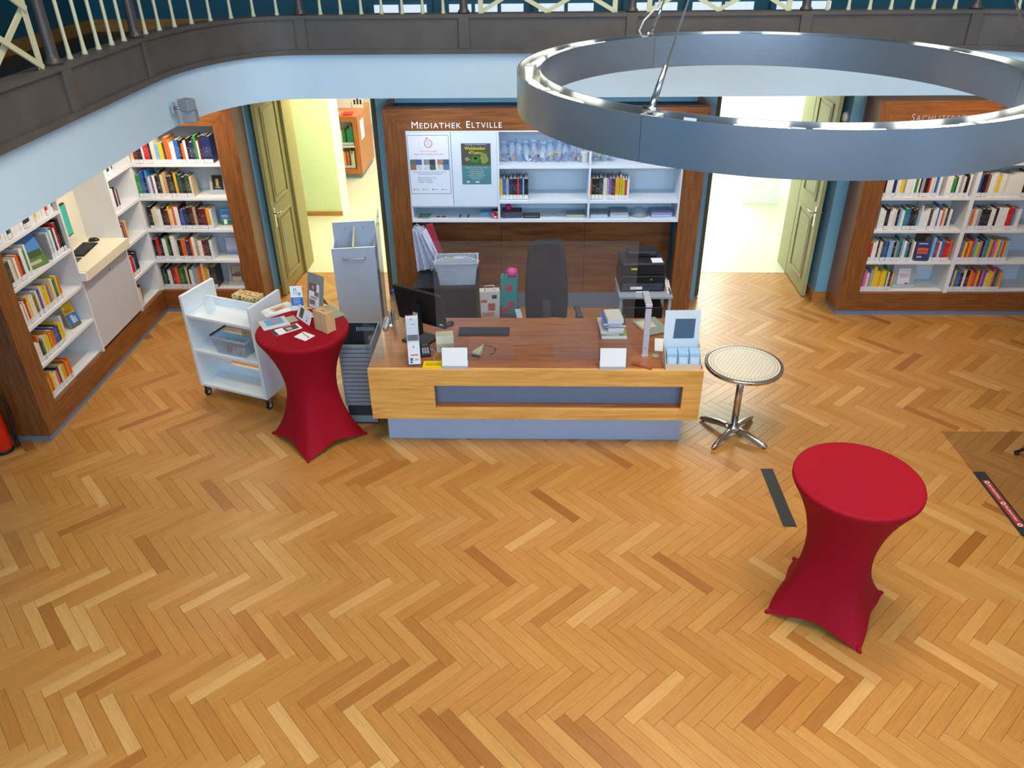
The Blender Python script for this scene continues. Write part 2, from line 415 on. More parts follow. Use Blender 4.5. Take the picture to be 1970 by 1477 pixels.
def band(d0, d1, z0, z1):
    a, b = edge_path(d0), edge_path(d1); k = len(a); mb = MB()
    vs_ = [(*p, z0) for p in a] + [(*p, z0) for p in b] + [(*p, z1) for p in b] + [(*p, z1) for p in a]
    fs = []
    for i in range(k-1):
        for q in range(4): fs.append((q*k+i, q*k+i+1, ((q+1) % 4)*k+i+1, ((q+1) % 4)*k+i))
    fs += [(0, k, 2*k, 3*k), (4*k-1, 3*k-1, 2*k-1, k-1)]
    return mb.add(vs_, fs)
fascia = struct(band(-.09, 0, 2.75, 3.125).build('trim_gallery_fascia', mat('skylight_tinted_fascia', 'c4dcec', .7, var=.015)))  # white fascia with the blue of the daylight tinted into its colour
beam = struct(band(-.09, .012, 3.125, 3.40).build('trim_gallery_beam', M_BEAM))
band(-.10, .036, 3.112, 3.15).build('lower_moulding', M_BEAM, beam)
band(-.11, .028, 3.385, 3.413).build('top_board', M_BEAM, beam)
# slabs behind the edge: soffit below, walkway above
def slab(name, m, z0, z1):
    e = [p for p in edge_path(-.09)]
    poly = e + [(6.5, .6), (6.5, 9.3), (-4.87, 9.3), (-4.87, .6)]
    return struct(MB().prism(poly, z0, z1).build(name, m))
slab('ceiling_gallery_soffit', M_WALLW, 2.75, 2.80)
slab('floor_gallery', mat('dark_gallery_floor', '3a3128', .4, var=.2), 2.95, 3.03)
struct(part('baseboard_gallery', M_OAKB, None, (-4.87, 9.27, 3.03, 6.5, 9.299, 3.15), (-4.879, .6, 3.03, -4.85, 9.27, 3.15)))
# glowing panes added on the gallery wall to imitate bright reflections behind the railing
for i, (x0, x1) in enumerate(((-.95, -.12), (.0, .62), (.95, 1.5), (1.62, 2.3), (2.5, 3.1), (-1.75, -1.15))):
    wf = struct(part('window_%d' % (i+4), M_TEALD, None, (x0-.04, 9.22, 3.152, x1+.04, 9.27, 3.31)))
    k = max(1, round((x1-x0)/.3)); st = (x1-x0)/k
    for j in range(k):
        part('pane', mat('reflection_pane', 'e6f2ff', .1, emis=.8), wf, (x0+j*st+.02, 9.21, 3.195, x0+(j+1)*st-.02, 9.225, 3.275))
for o in [fascia, beam] + list(beam.children):
    o.data.polygons.foreach_set('use_smooth', [True]*len(o.data.polygons)); q_ = o.modifiers.new('edge', 'EDGE_SPLIT'); q_.split_angle = R(35)
post_xy = [((GX0-.0, 3.55), 0), ((GX0, 4.81), 0), ((GX0, 5.9), 0), ((-1.96, GY), 1), ((-.6, GY), 1), ((.78, GY), 1), ((2.19, GY), 1), ((3.55, GY), 1)]
for (x, y), s in post_xy:
    p = MB()
    if s: p.box(x-.045, GY-.034, 3.15, x+.045, GY-.012, 3.386)
    else: p.box(GX0+.012, y-.045, 3.15, GX0+.034, y+.045, 3.386)
    p.build('pilaster', M_BEAM, beam, bevel=.003)
rail = thing('gallery_railing', 'gallery railing of cream balusters, crossed bars and dark iron posts above beam', 'railing', (0, 0, 0))
RZ0, RZ1 = 3.413, 4.38
for (x, y), s in post_xy:
    ox, oy = (x, y+.03) if s else (x-.03, y)
    MB().lathe([(.048, 0), (.048, .018), (.036, .03), (.033, .06), (.030, .5), (.028, RZ1-RZ0)], 14, (ox, oy, RZ0)).build('post', M_IRON, rail, smooth=True)
bal = MB().lathe([(.019, 0), (.019, .006), (.014, .03), (.0115, .10), (.0115, RZ1-RZ0)], 10).mesh('baluster', M_CREAM)
bal.polygons.foreach_set('use_smooth', [True]*len(bal.polygons))
def baluster(x, y):
    o = link('baluster', bal, rail, (x, y, RZ0))
for x0, x1 in ((-1.96, -.6), (2.19, 3.55)):
    for k in range(1, 8): baluster(x0+(x1-x0)*k/8, GY+.03)
for k in range(1, 6): baluster(GX0-.03, 4.81+1.09*k/6)
arc = [p for p in edge_path(-.03) if 5.86 <= p[1] and p[0] <= -1.96]
ln = [0]
for a, b in zip(arc, arc[1:]): ln.append(ln[-1]+math.dist(a, b))
for k in range(1, 9):
    t = ln[-1]*k/9
    i = max(j for j in range(len(ln)) if ln[j] <= t); i = min(i, len(arc)-2); u = (t-ln[i])/(ln[i+1]-ln[i])
    baluster(arc[i][0]+(arc[i+1][0]-arc[i][0])*u, arc[i][1]+(arc[i+1][1]-arc[i][1])*u)
arc2 = [p for p in edge_path(-.03) if 5.86 <= p[1] and p[0] > 3.56]
for p in arc2[2::2]: baluster(*p)
def lattice(P, Q, n):
    """flat crossed bars between two posts"""
    P, Q = Vector(P), Vector(Q); d = (Q-P); L = d.length; d.normalize(); nrm = Vector((-d.y, d.x, 0))
    def bar(a, za, b, zb, w=.032, name='lattice_bar', off=0):
        A, B = P+d*a+nrm*off, P+d*b+nrm*off; A.z = za; B.z = zb
        ax = (B-A).normalized(); M = Matrix((ax, nrm, ax.cross(nrm))).transposed().to_4x4(); M.translation = (A+B)/2
        MB().obox(M, (B-A).length, .012, w).build(name, M_CREAM, rail)
    a0, a1 = .14, L-.14
    for a in (a0, a1): bar(a, RZ0, a, RZ1, .04, 'lattice_upright')
    wc = (a1-a0)/n; hc = .30
    for i in range(n):
        for k in range(3):
            z = RZ0+.008+k*hc
            bar(a0+i*wc, z, a0+(i+1)*wc, z+hc, off=.0126); bar(a0+(i+1)*wc, z, a0+i*wc, z+hc, off=-.0126)
lattice((-.6, GY+.03, 0), (.78, GY+.03, 0), 2); lattice((.78, GY+.03, 0), (2.19, GY+.03, 0), 2)
lattice((GX0-.03, 3.55, 0), (GX0-.03, 4.81, 0), 2); lattice((GX0-.03, 2.3, 0), (GX0-.03, 3.55, 0), 2)
for P, Q in (((GX0-.03, .6), (GX0-.03, 5.86)), ((-1.96, GY+.03), (3.55, GY+.03))):
    MB().tube([(*P, RZ1+.02), (*Q, RZ1+.02)], .03, 10).build('handrail', M_IRON, rail, smooth=True)
MB().tube([(*p, RZ1+.02) for p in arc], .03, 10).build('handrail', M_IRON, rail, smooth=True)

# ---------------------------------------------------------------- bookcases
SH = [.297, .668, 1.040, 1.412, 1.790]       # top faces of the shelves
ZB0, ZB1, ZT0, ZT1 = .06, .285, 2.195, 2.42
M_SHELF = mat('shelf_white', 'dfe1e2', .5, var=.02)
M_SHELFIN = mat('shelf_back_white', 'd2dbe4', .6, var=.02)
# corner bookcase, against the back wall (local origin at the inner corner on the floor)
XC, YB = -4.436, 8.504
cb = thing('corner_bookcase', 'walnut framed corner bookcase with five rows of books beside the olive door', 'bookcase', (XC, YB, 0))
CW = .992; CD = .345; fw = .224
MB().prism([(CW, ZB1), (CW+fw, ZB0), (CW+fw, ZT1), (CW, ZT0)], 0, .045, 'y').build('frame_stile', M_WALZ, cb, bevel=.002)
MB().prism([(0, ZB0), (CW+fw-.0015, ZB0), (CW-.0015, ZB1), (0, ZB1)], 0, .045, 'y').build('bottom_rail', M_WALX, cb, bevel=.002)
MB().prism([(0, ZT0), (CW-.0015, ZT0), (CW+fw-.0015, ZT1), (0, ZT1)], 0, .045, 'y').build('top_rail', M_WALX, cb, bevel=.002)
part('side_panel', M_WALZ, cb, (CW+fw-.025, .045, ZB0, CW+fw, CD, ZT1))
part('top_panel', M_WALX, cb, (-.30, .045, ZT1-.03, CW+fw-.025, CD, ZT1))
part('plinth', M_PLINTH, cb, (-.4, .012, 0, CW+fw-.01, CD, ZB0))
part('back_panel', M_SHELFIN, cb, (-.36, CD-.015, ZB0, CW+.02, CD, ZT1-.03))
part('upright', M_SHELF, cb, (CW, .046, ZB1-.02, CW+.025, CD-.015, ZT0+.02))
part('upright', M_SHELF, cb, (-.028, .004, ZB1, -.003, CD-.015, ZT0+.02))
for i, z in enumerate(SH):
    part('shelf', M_SHELF, cb, (-.003, (.004 if i else .046), z-.032 if i else z-.03, CW-.0005, CD-.015, z), bevel=.0015)

# long bookcase along the left wall with the computer niche (plane x = XC, faces +x)
lb = thing('niche_bookcase', 'long walnut framed bookcase with white computer niche and two cupboard doors', 'bookcase', (XC, 6.035, 0))
LL = YB-6.035                        # length along y
def lprism(name, poly, m): MB().prism(poly, -.045, 0, 'x').build(name, m, lb, bevel=.002)
lprism('frame_stile', [(0, ZB1), (-fw, ZB0), (-fw, ZT1), (0, ZT0)], M_WALZ)
lprism('bottom_rail', [(-fw+.0015, ZB0), (LL, ZB0), (LL, ZB1), (.0015, ZB1)], M_WALY)
lprism('top_rail', [(.0015, ZT0), (LL, ZT0), (LL, ZT1), (-fw+.0015, ZT1)], M_WALY)
part('side_panel', M_WALZ, lb, (-.40, -fw, ZB0, -.045, -fw+.025, ZT1))
part('top_panel', M_WALY, lb, (-.40, -fw+.025, ZT1-.03, -.045, LL, ZT1))
part('plinth', M_PLINTH, lb, (-.40, -fw+.01, 0, -.012, LL, ZB0))
part('back_panel', M_SHELFIN, lb, (-.415, -.02, ZB0, -.40, LL+.3, ZT1-.03))
Y1, Y2, Y3, Y4 = .965, .99, 1.905, 1.93       # partitions
part('upright', M_SHELF, lb, (-.40, -.025, ZB1-.02, -.046, 0, ZT0+.02))
part('upright', M_SHELF, lb, (-.40, Y1, ZB1, -.004, Y2, ZT0+.02))
part('upright', M_SHELF, lb, (-.40, Y3, ZB1, -.004, Y4, ZT0+.02))
mb = MB()
for x in (-.33, -.07):
    for k in range(38):
        z = .36+k*.045
        mb.cyl((x, Y1-.0012, z), (x, Y1, z), .003, n=6)
o = mb.build('shelf_pin_holes', M_DGREY, lb); o['kind'] = 'stuff'
mb = MB()
for x in (.05, .29):
    for k in range(38):
        z = .36+k*.045
        mb.cyl((-.003, x, z), (-.0018, x, z), .003, n=6)
o = mb.build('shelf_pin_holes', M_DGREY, cb); o['kind'] = 'stuff'
for i, z in enumerate(SH):
    part('shelf', M_SHELF, lb, (-.40, .0, z-.03, -.004 if i else -.046, Y1-.001, z), bevel=.0015)
    part('shelf', M_SHELF, lb, (-.40, Y4+.001, z-.03, -.004 if i else -.046, LL-.002, z), bevel=.0015)
part('upright', M_SHELF, lb, (-.40, LL-.002, ZB1, -.03, LL+.018, ZT0+.02))
part('niche_back', mat('niche_cream', 'e4ddc8', .6, var=.02), lb, (-.40, Y2, 1.16, -.385, Y3, ZT1-.03))
for y0, y1 in ((Y2+.004, Y2+.455), (Y2+.459, Y3-.004)):
    d = part('cupboard_door', mat('grey_white_door', 'c3c6cc', .5, var=.02), lb, (-.022, y0, .315, -.004, y1, 1.055), bevel=.002)
    if y0 > Y2+.4:
        MB().cyl((-.004, y0+.05, .97), (.001, y0+.05, .97), .008, n=12).build('lock', M_DGREY, d)
part('counter', mat('counter_cream', 'e2d9c0', .4, var=.02), lb, (-.385, Y2+.0005, 1.066, .06, Y3-.0005, 1.162), bevel=.003)
# white plug box on the counter end
part('end_cap', M_WHITE, lb, (.0, Y2-.03, 1.072, .058, Y2, 1.155))

# bookcase with carved lettering on the far side
XR, YR = 3.751, 8.46
rb = thing('lettered_bookcase', 'walnut framed bookcase with silver lettering beside the pale green door', 'bookcase', (XR, YR, 0))
RW = 1.96; RD = .39; fr = .228
def rprism(name, poly, m): MB().prism(poly, 0, .045, 'y').build(name, m, rb, bevel=.002)
rprism('frame_stile', [(-fr, ZB0), (0, ZB1), (0, ZT0), (-fr, ZT1)], M_WALZ)
rprism('frame_stile', [(RW, ZB1), (RW+fr, ZB0), (RW+fr, ZT1), (RW, ZT0)], M_WALZ)
rprism('bottom_rail', [(-fr+.0015, ZB0), (RW+fr-.0015, ZB0), (RW-.0015, ZB1), (.0015, ZB1)], M_WALX)
rprism('top_rail', [(.0015, ZT0), (RW-.0015, ZT0), (RW+fr-.0015, ZT1), (-fr+.0015, ZT1)], M_WALX)
part('side_panel', M_WALZ, rb, (-fr, .045, ZB0, -fr+.025, RD, ZT1))
part('top_panel', M_WALX, rb, (-fr+.025, .045, ZT1-.03, RW+fr, RD, ZT1))
part('plinth', M_PLINTH, rb, (-fr+.01, .012, 0, RW+fr, RD, ZB0))
part('back_panel', M_SHELFIN, rb, (-.02, RD-.015, ZB0, RW+.02, RD, ZT1-.03))
part('upright', M_SHELF, rb, (-.025, .046, ZB1-.02, 0, RD-.015, ZT0+.02))
DV = .952
part('upright', M_SHELF, rb, (DV, .006, ZB1, DV+.046, RD-.015, ZT0))
part('upright', M_SHELF, rb, (RW, .046, ZB1-.02, RW+.025, RD-.015, ZT0+.02))
for i, z in enumerate(SH):
    for x0, x1 in ((.0005, DV-.001), (DV+.047, RW-.0005)):
        part('shelf', M_SHELF, rb, (x0, .006 if i else .046, z-.032, x1, RD-.015, z), bevel=.0015)
M_SILV = mat('silver_letter', 'c9ccd0', .35, .6, .02)
def smallcaps(word, big, small, m, parent, x, y, z, track=1.12, name='lettering', xs=.92):
    a = text(name, word[0], big, m, parent, FRONT(x, y, z), .006, xs=xs)
    adv = max(v.co.x for v in a.data.vertices)
    return text(name, word[1:], small, m, parent, FRONT(adv+small*.14, y, z), .006, space=track, xs=xs)
smallcaps('SACHLITERATUR', .105, .082, M_SILV, rb, .10, -.001, 2.222, 1.2)

# ---------------------------------------------------------------- central wall unit behind the desk
XM, YM = .096, 8.23
cu = thing('wall_unit', 'tall walnut wall unit with white lettering, white shelves and posters behind the desk', 'wall unit', (XM, YM, 0))
OW, IW = 1.662, 1.44; MD = .62
MB().prism([(-OW, 0), (-IW, 0), (-IW, 2.2), (-OW, ZT1)], 0, .12, 'y').build('frame_stile', M_WALZ, cu, bevel=.002)
MB().prism([(IW, 0), (OW, 0), (OW, ZT1), (IW, 2.2)], 0, .12, 'y').build('frame_stile', M_WALZ, cu, bevel=.002)
MB().prism([(-IW+.0015, 2.2), (IW-.0015, 2.2), (OW-.0015, ZT1), (-OW+.0015, ZT1)], 0, .12, 'y').build('top_rail', M_WALX, cu, bevel=.002)
part('side_panel', M_WALZ, cu, (-OW, .12, 0, -OW+.03, MD, ZT1))
part('side_panel', M_WALZ, cu, (OW-.03, .12, 0, OW, MD, ZT1))
part('top_panel', mat('dark_blue_panel', '1f3a5c', .6), cu, (-OW+.03, .12, ZT1-.10, OW-.03, MD, ZT1-.07))
# white cabinet
CWI = 1.438; zc0, zc1 = 1.225, 2.199; dd = .40
M_CAB = mat('cabinet_white', 'dde6ee', .45, var=.015)
part('cabinet_shell', M_CAB, cu, (-CWI, 0, zc0, CWI, dd, zc0+.026), (-CWI, 0, zc1-.012, CWI, dd, zc1), (-CWI, 0, zc0+.026, -CWI+.018, dd, zc1-.012), (CWI-.018, 0, zc0+.026, CWI, dd, zc1-.012), (-CWI, dd, zc0, CWI, dd+.015, zc1))
XD1, XD2 = -.491, .47
part('divider', M_CAB, cu, (XD1-.010, .001, zc0+.026, XD1+.010, dd, zc1-.012))
part('divider', M_CAB, cu, (XD2-.010, .001, zc0+.026, XD2+.010, dd, zc1-.012))
for x0, x1 in ((XD1+.0105, XD2-.0105), (XD2+.0105, CWI-.0185)):
    part('shelf', M_CAB, cu, (x0, .002, 1.806, x1, dd, 1.838), bevel=.001)
    part('shelf', M_CAB, cu, (x0, .002, 1.432, x1, dd, 1.462), bevel=.001)
part('shelf', M_CAB, cu, (-CWI+.0185, .012, 1.388, XD1-.0105, dd, 1.402))
for x0, x1 in ((-CWI+.020, -.977), (-.973, XD1-.0115)):
    part('cabinet_door', mat('cabinet_door_white', 'd6e3ee', .4, var=.015), cu, (x0, -.006, 1.404, x1, .011, zc1-.014), bevel=.0015)
for x0, x1 in ((-1.44+.0, -.4915), (-.4885, .4685), (.4715, 1.44)):
    part('back_board', wood('teak_x', '6c3b1a', 'a2683a', 'x', stretch=9, scale=2.2), cu, (x0, .42, .20, x1, .44, zc0), bevel=.001)
part('back_plinth', M_PLINTH, cu, (-1.44, .415, 0, 1.44, .44, .198))
M_LETW = mat('white_letter', 'f2f4f6', .5, var=.01)
smallcaps('MEDIATHEK', .098, .078, M_LETW, cu, -1.375, -.001, 2.226, 1.2, xs=1.03)
smallcaps('ELTVILLE', .098, .078, M_LETW, cu, -.815, -.001, 2.229, 1.2, xs=1.0)

# ---------------------------------------------------------------- service desk
DX0, DX1, DY0, DY1, DZ = -1.421, 1.416, 5.735, 6.717, .825
M_DESKT = wood('desk_top_wood', '7f4520', 'ad6c3a', 'x', .32, stretch=11, scale=2.4)
M_DESKF = wood('desk_front_wood', 'c2853a', 'e6b262', 'x', .36, stretch=11, scale=2.4)
M_DESKFZ = M_DESKF
dk = thing('service_desk', 'wide wooden service desk with slotted front and grey recessed plinth', 'desk', (0, DY0, 0))
dep = DY1-DY0
part('top', M_DESKT, dk, (DX0, .0405, DZ-.04, DX1, dep, DZ), bevel=.002)
SX0, SX1, SZ0, SZ1 = -.862, 1.257, .43, .667
part('front_board', M_DESKF, dk, (DX0, 0, SZ1, DX1, .04, DZ), bevel=.0015)
part('front_board', M_DESKF, dk, (DX0, 0, .326, DX1, .04, SZ0), bevel=.0015)
part('front_board', M_DESKF, dk, (DX0, 0, SZ0+.0005, SX0, .04, SZ1-.0005))
part('front_board', M_DESKF, dk, (SX1, 0, SZ0+.0005, DX1, .04, SZ1-.0005))
part('slot_sill', M_DESKT, dk, (SX0-.02, .0405, SZ0-.02, SX1+.02, .115, SZ0))
part('slot_back', M_PLINTH, dk, (SX0-.02, .115, SZ0-.02, SX1+.02, .13, SZ1+.04))
part('slot_cheek', M_DESKT, dk, (SX0-.02, .0405, SZ0, SX0, .115, SZ1+.02), (SX1, .0405, SZ0, SX1+.02, .115, SZ1+.02), (SX0, .0405, SZ1, SX1, .115, SZ1+.02))
part('side_panel', M_DESKT, dk, (DX0, .0405, .326, DX0+.04, dep-.1, DZ-.0405))
part('side_panel', M_DESKT, dk, (DX1-.04, .0405, .326, DX1, dep-.1, DZ-.0405))
part('base_shelf', M_DESKT, dk, (DX0+.0405, .131, .3265, DX1-.0405, .60, .36))
part('plinth', mat('desk_plinth_grey', 'a6b8d2', .4, var=.03), dk, (-1.331, .169, 0, 1.311, .56, .326))

# ---------------------------------------------------------------- ring pendant lamp
RC = (1.2404, 4.4174, 3.44); RO, RI, RH = 1.3434, 1.2155, .193
ring = thing('ring_pendant_lamp', 'large suspended brushed metal ring lamp with fluorescent tubes in its open channel', 'pendant lamp', (RC[0], RC[1], RC[2]-RH))
M_ALU = mat('brushed_aluminium', '9aa2ac', .32, .88, .05, 3)
M_ALUIN = mat('channel_white_metal', '8e9186', .45, .5, .03)
M_TUBE = mat('fluorescent_tube', 'fffbe8', .3, emis=6, ecol='fff8dc')
def arcband(r0, r1, z0, z1, a0, a1, n=40):
    mb = MB(); vs_ = []
    for k in range(n+1):
        a = a0+(a1-a0)*k/n; c, s = math.cos(a), math.sin(a)
        vs_ += [(r0*c, r0*s, z0), (r1*c, r1*s, z0), (r1*c, r1*s, z1), (r0*c, r0*s, z1)]
    fs = [(4*k+q, 4*k+(q+1) % 4, 4*k+4+(q+1) % 4, 4*k+4+q) for k in range(n) for q in range(4)] + [(3, 2, 1, 0), (4*n, 4*n+1, 4*n+2, 4*n+3)]
    return mb.add(vs_, fs)
BR = [R(-127), R(-7), R(113)]
for k in range(3):
    a0, a1 = BR[k], BR[k]+R(120); g = .0008
    arcband(RO-.006, RO, 0, RH, a0+g, a1-g).build('outer_band', M_ALU, ring, smooth=False).data.polygons.foreach_set('use_smooth', [i % 4 in (0, 1, 2, 3) and False for i in range(162)])
    arcband(RI, RI+.006, 0, RH, a0+g, a1-g).build('inner_band', M_ALU, ring)
    arcband(RI+.006, RO-.006, .085, .095, a0+g, a1-g).build('channel_floor', M_ALUIN, ring)
for o in ring.children:
    me = o.data; me.polygons.foreach_set('use_smooth', [True]*len(me.polygons))
    e = o.modifiers.new('edge', 'EDGE_SPLIT'); e.split_angle = R(40)
RM = (RO+RI)/2
tubel = .215
def tube_at(a, sgn):
    """one straight tube lying in the channel, starting at angle a and running in direction sgn"""
    half = tubel/2/RM
    am = a+sgn*(half+.055); c = Vector((RM*math.cos(am), RM*math.sin(am), .166)); t = Vector((-math.sin(am), math.cos(am), 0))
    p0, p1 = c-t*tubel/2, c+t*tubel/2
    MB().cyl(p0, p1, .017, n=12).build('fluorescent_tube', M_TUBE, ring, smooth=False)
    q = c-t*sgn*(tubel/2+.03)
    M = Matrix((t, Vector((-t.y, t.x, 0)), Vector((0, 0, 1)))).transposed().to_4x4(); M.translation = q+Vector((0, 0, -.012))
    MB().obox(M, .055, .05, .055).build('lamp_holder', M_LGREY, ring, bevel=.004)
for k in range(3):
    for fr_ in ((.24, .495, .75) if k != 1 else (.275, .74)):
        a = BR[k]+R(120)*fr_
        tube_at(a, 1); tube_at(a, -1)
APEX = Vector((0, 0, 5.5-(RC[2]-RH)))
for k in range(3):
    a = BR[k]; c, s = math.cos(a), math.sin(a)
    P = Vector((RM*c, RM*s, RH-.005)); up = (APEX-P).normalized()
    M = Matrix.Translation((RM*c, RM*s, RH-.045)) @ Matrix.Rotation(a, 4, 'Z')
    MB().obox(M, RO-RI-.013, .075, .07).build('bracket', M_LGREY, ring, bevel=.003)
    sh = MB(); sh.cyl(P, P+up*.07, .013, n=10); sh.cyl(P+up*.06, P+up*.20, .016, .010, n=10)
    sh.cyl(P+Vector((s*.03, -c*.03, .015)), P+Vector((-s*.03, c*.03, .015)), .012, n=10)
    sh.build('cable_shackle', M_STEEL, ring, smooth=True)
    MB().tube([P+up*.19, APEX], .0045, 8).build('suspension_cable', M_STEEL, ring, smooth=True)
MB().cyl(APEX+Vector((0, 0, -.06)), APEX+Vector((0, 0, .06)), .05, n=16).build('cable_hub', M_STEEL, ring, smooth=False)
MB().cyl(APEX+Vector((0, 0, .06)), (0, 0, 7.599-(RC[2]-RH)), .01, n=8).build('suspension_rod', M_STEEL, ring)
a = BR[2]; P = Vector((RM*math.cos(a), RM*math.sin(a), RH))
MB().tube([P+Vector((-.04, 0, -.03)), P+Vector((-.075, -.01, .03)), P+Vector((-.05, -.02, .09)), P+Vector((.02, -.05, .17)), P+Vector((.07, -.10, .3)), APEX*.5+P*.5+Vector((.05, 0, .06)), APEX], .006, 8).build('power_cable', M_WHITE, ring, smooth=True)
aa = BR[0]+R(7.2); q = Vector(((RI+.0072)*math.cos(aa), (RI+.0072)*math.sin(aa), .155))
M = Matrix.Translation(q) @ Matrix.Rotation(aa, 4, 'Z')
st = MB().obox(M, .0008, .055, .045).build('rating_sticker', M_PAPER, ring)

# wall speaker on the white fascia
sp = thing('wall_speaker', 'small grey two-part loudspeaker mounted on the white gallery fascia', 'loudspeaker', (GX0+.0, 6.09, 2.80))
part('wall_plate', M_LGREY, sp, (.034, -.03, .055, .042, .03, .135))
MB().tube([(.04, 0, .095), (.07, 0, .095), (.09, .0, .09)], .012, 8).build('arm', M_STEEL, sp, smooth=True)
M_SPK = mat('speaker_grey', '878d95', .55, var=.08)
MB().obox(Matrix.Translation((.14, .01, .115)) @ Matrix.Rotation(R(-25), 4, 'Z'), .10, .09, .085).build('upper_cube', M_SPK, sp, bevel=.008)
MB().obox(Matrix.Translation((.145, .02, .03)) @ Matrix.Rotation(R(5), 4, 'Z'), .10, .09, .085).build('lower_cube', M_SPK, sp, bevel=.008)
MB().tube([(.05, 0, .07), (.052, .002, 0), (.046, .004, -.05)], .002, 6).build('cable', mat('thin_red_wire', '9a5a50', .5), sp)

# smoke detector on the teal reveal
sd = thing('smoke_detector', 'round white smoke detector on the teal door reveal', 'smoke detector', (3.386, 8.98, 2.15))
MB().lathe([(.055, 0), (.055, .015), (.045, .035), (.02, .042)], 20).xf(Matrix.Rotation(R(-90), 4, 'Y')).build('housing', M_WHITE, sd, smooth=True)
MB().lathe([(.057, -.0), (.057, .006)], 20).xf(Matrix.Rotation(R(-90), 4, 'Y')).build('base', M_WHITE, sd)

# ---------------------------------------------------------------- high tables with stretch covers
M_RED = mat('red_stretch_fabric', '950b20', .7, var=.05, vscale=40, bump=.05, spec=.15)
def lerp(tab, t):
    for (t0, v0), (t1, v1) in zip(tab, tab[1:]):
        if t <= t1: return v0+(v1-v0)*(t-t0)/(t1-t0)
    return tab[-1][1]
def high_table(label, loc, rz, tilt=0):
    o = thing('high_table', label, 'table', loc, R(rz), 'high tables under red stretch covers')
    n = 72; TOPZ = 1.10; Rt = .392
    mid = [(0, .318), (.05, .298), (.10, .280), (.2, .250), (.3, .230), (.4, .216), (.5, .212), (.62, .222), (.75, .25), (.88, .295), (.98, .345), (1.04, .380), (1.065, .392)]
    foot = [(0, .436), (.03, .412), (.08, .374), (.15, .332), (.25, .288), (.35, .256), (.45, .234), (.55, .222), (.65, .229), (.75, .252), (.88, .296), (.98, .345), (1.04, .380), (1.065, .392)]
    rows = [0, .02, .045, .08, .12, .17, .23, .30, .38, .46, .54, .62, .70, .78, .86, .93, .98, 1.0]
    vs_, fs = [], []
    for t in rows:
        for j in range(n):
            a = 2*math.pi*j/n; ph = abs(((math.degrees(a)+45) % 90)-45)/45
            hem = .075*math.sin(ph*math.pi/2)**.8
            z = hem+(1.065-hem)*t
            wgt = (1-ph)**1.5
            r = lerp(mid, z)*(1-wgt)+lerp(foot, z)*wgt
            vs_.append((r*math.cos(a), r*math.sin(a), z))
    k = len(rows)
    for r, z in ((.393, 1.085), (.388, 1.097), (.375, TOPZ)):
        vs_ += [(r*math.cos(2*math.pi*j/n), r*math.sin(2*math.pi*j/n), z) for j in range(n)]
    k += 3
    fs = [(i*n+j, i*n+(j+1) % n, (i+1)*n+(j+1) % n, (i+1)*n+j) for i in range(k-1) for j in range(n)]
    MB().add(vs_, fs).build('stretch_cover', M_RED, o, smooth=True)
    MB().lathe([(.3745, TOPZ-.006), (.376, TOPZ-.0003), (.02, TOPZ)], n).build('top_cover', M_RED, o, smooth=False)
    for q in range(4):
        a = R(90*q); c, s = math.cos(a), math.sin(a)
        MB().tube([(.40*c, .40*s, .03), (.428*c, .428*s, .012), (.445*c, .445*s, .012)], [.012, .016, .010], 10).build('foot_pocket', M_RED, o, smooth=True)
        MB().tube([(.02*c, .02*s, .12), (.2*c, .2*s, .045), (.41*c, .41*s, .02)], .014, 8).build('leg', M_STEEL, o, smooth=True)
    MB().cyl((0, 0, .1), (0, 0, 1.05), .025, n=12).build('pole', M_STEEL, o)
    MB().lathe([(.37, 1.06), (.37, 1.08)], 40).build('table_top', M_LGREY, o)
    return o
high_table('red covered high table standing alone on the parquet with an empty top', (2.023, 3.955, 0), 12.5)
high_table('red covered high table with leaflets on top beside the desk', (-1.99, 5.955, 0), 0)

# ---------------------------------------------------------------- bistro table
bt = thing('bistro_table', 'small round bistro table with dotted cream top and four-armed metal foot', 'table', (1.815, 6.0, 0))
M_CHROME = mat('polished_aluminium', 'c6c4c0', .18, 1, .03)
TZ = .75
MB().lathe([(.322, TZ-.032), (.332, TZ-.028), (.334, TZ-.004), (.330, TZ), (.322, TZ)], 56).build('rim', M_CHROME, bt, smooth=True)
MB().lathe([(.3215, TZ-.02), (.3215, TZ+.001), (.05, TZ+.001)], 56).build('table_top', mat('cream_laminate', 'dccfba', .35, var=.02), bt)
M_PRT = mat('black_table_print', '22231f', .4, var=.02)
def flatring(r0, r1, z, n=72):
    return MB().lathe([(r0, z), (r1, z), (r1, z+.0004), (r0, z+.0004)], n, close=True)
flatring(.306, .3205, TZ+.001).build('printed_border', M_PRT, bt)
flatring(.2595, .2625, TZ+.001).build('printed_border', M_PRT, bt)
mb = MB()
for k in range(60):
    a = 2*math.pi*k/60; mb.lathe([(.0062, 0), (.0062, .0004)], 8, (.284*math.cos(a), .284*math.sin(a), TZ+.001))
for i in range(-8, 9):
    for j in range(-9, 10):
        x = i*.036+(.018 if j % 2 else 0); y = j*.029
        if x*x+y*y < .243**2: mb.lathe([(.0044, 0), (.0044, .0004)], 6, (x, y, TZ+.001))
o = mb.build('printed_dots', M_PRT, bt); o['kind'] = 'stuff'
MB().cyl((0, 0, .06), (0, 0, TZ-.03), .031, n=20).build('column', M_CHROME, bt, smooth=True)
MB().lathe([(.14, TZ-.045), (.14, TZ-.033)], 24).build('top_plate', M_CHROME, bt)
MB().lathe([(.05, .045), (.055, .06), (.048, .085), (.034, .11)], 20).build('hub', M_CHROME, bt, smooth=True)
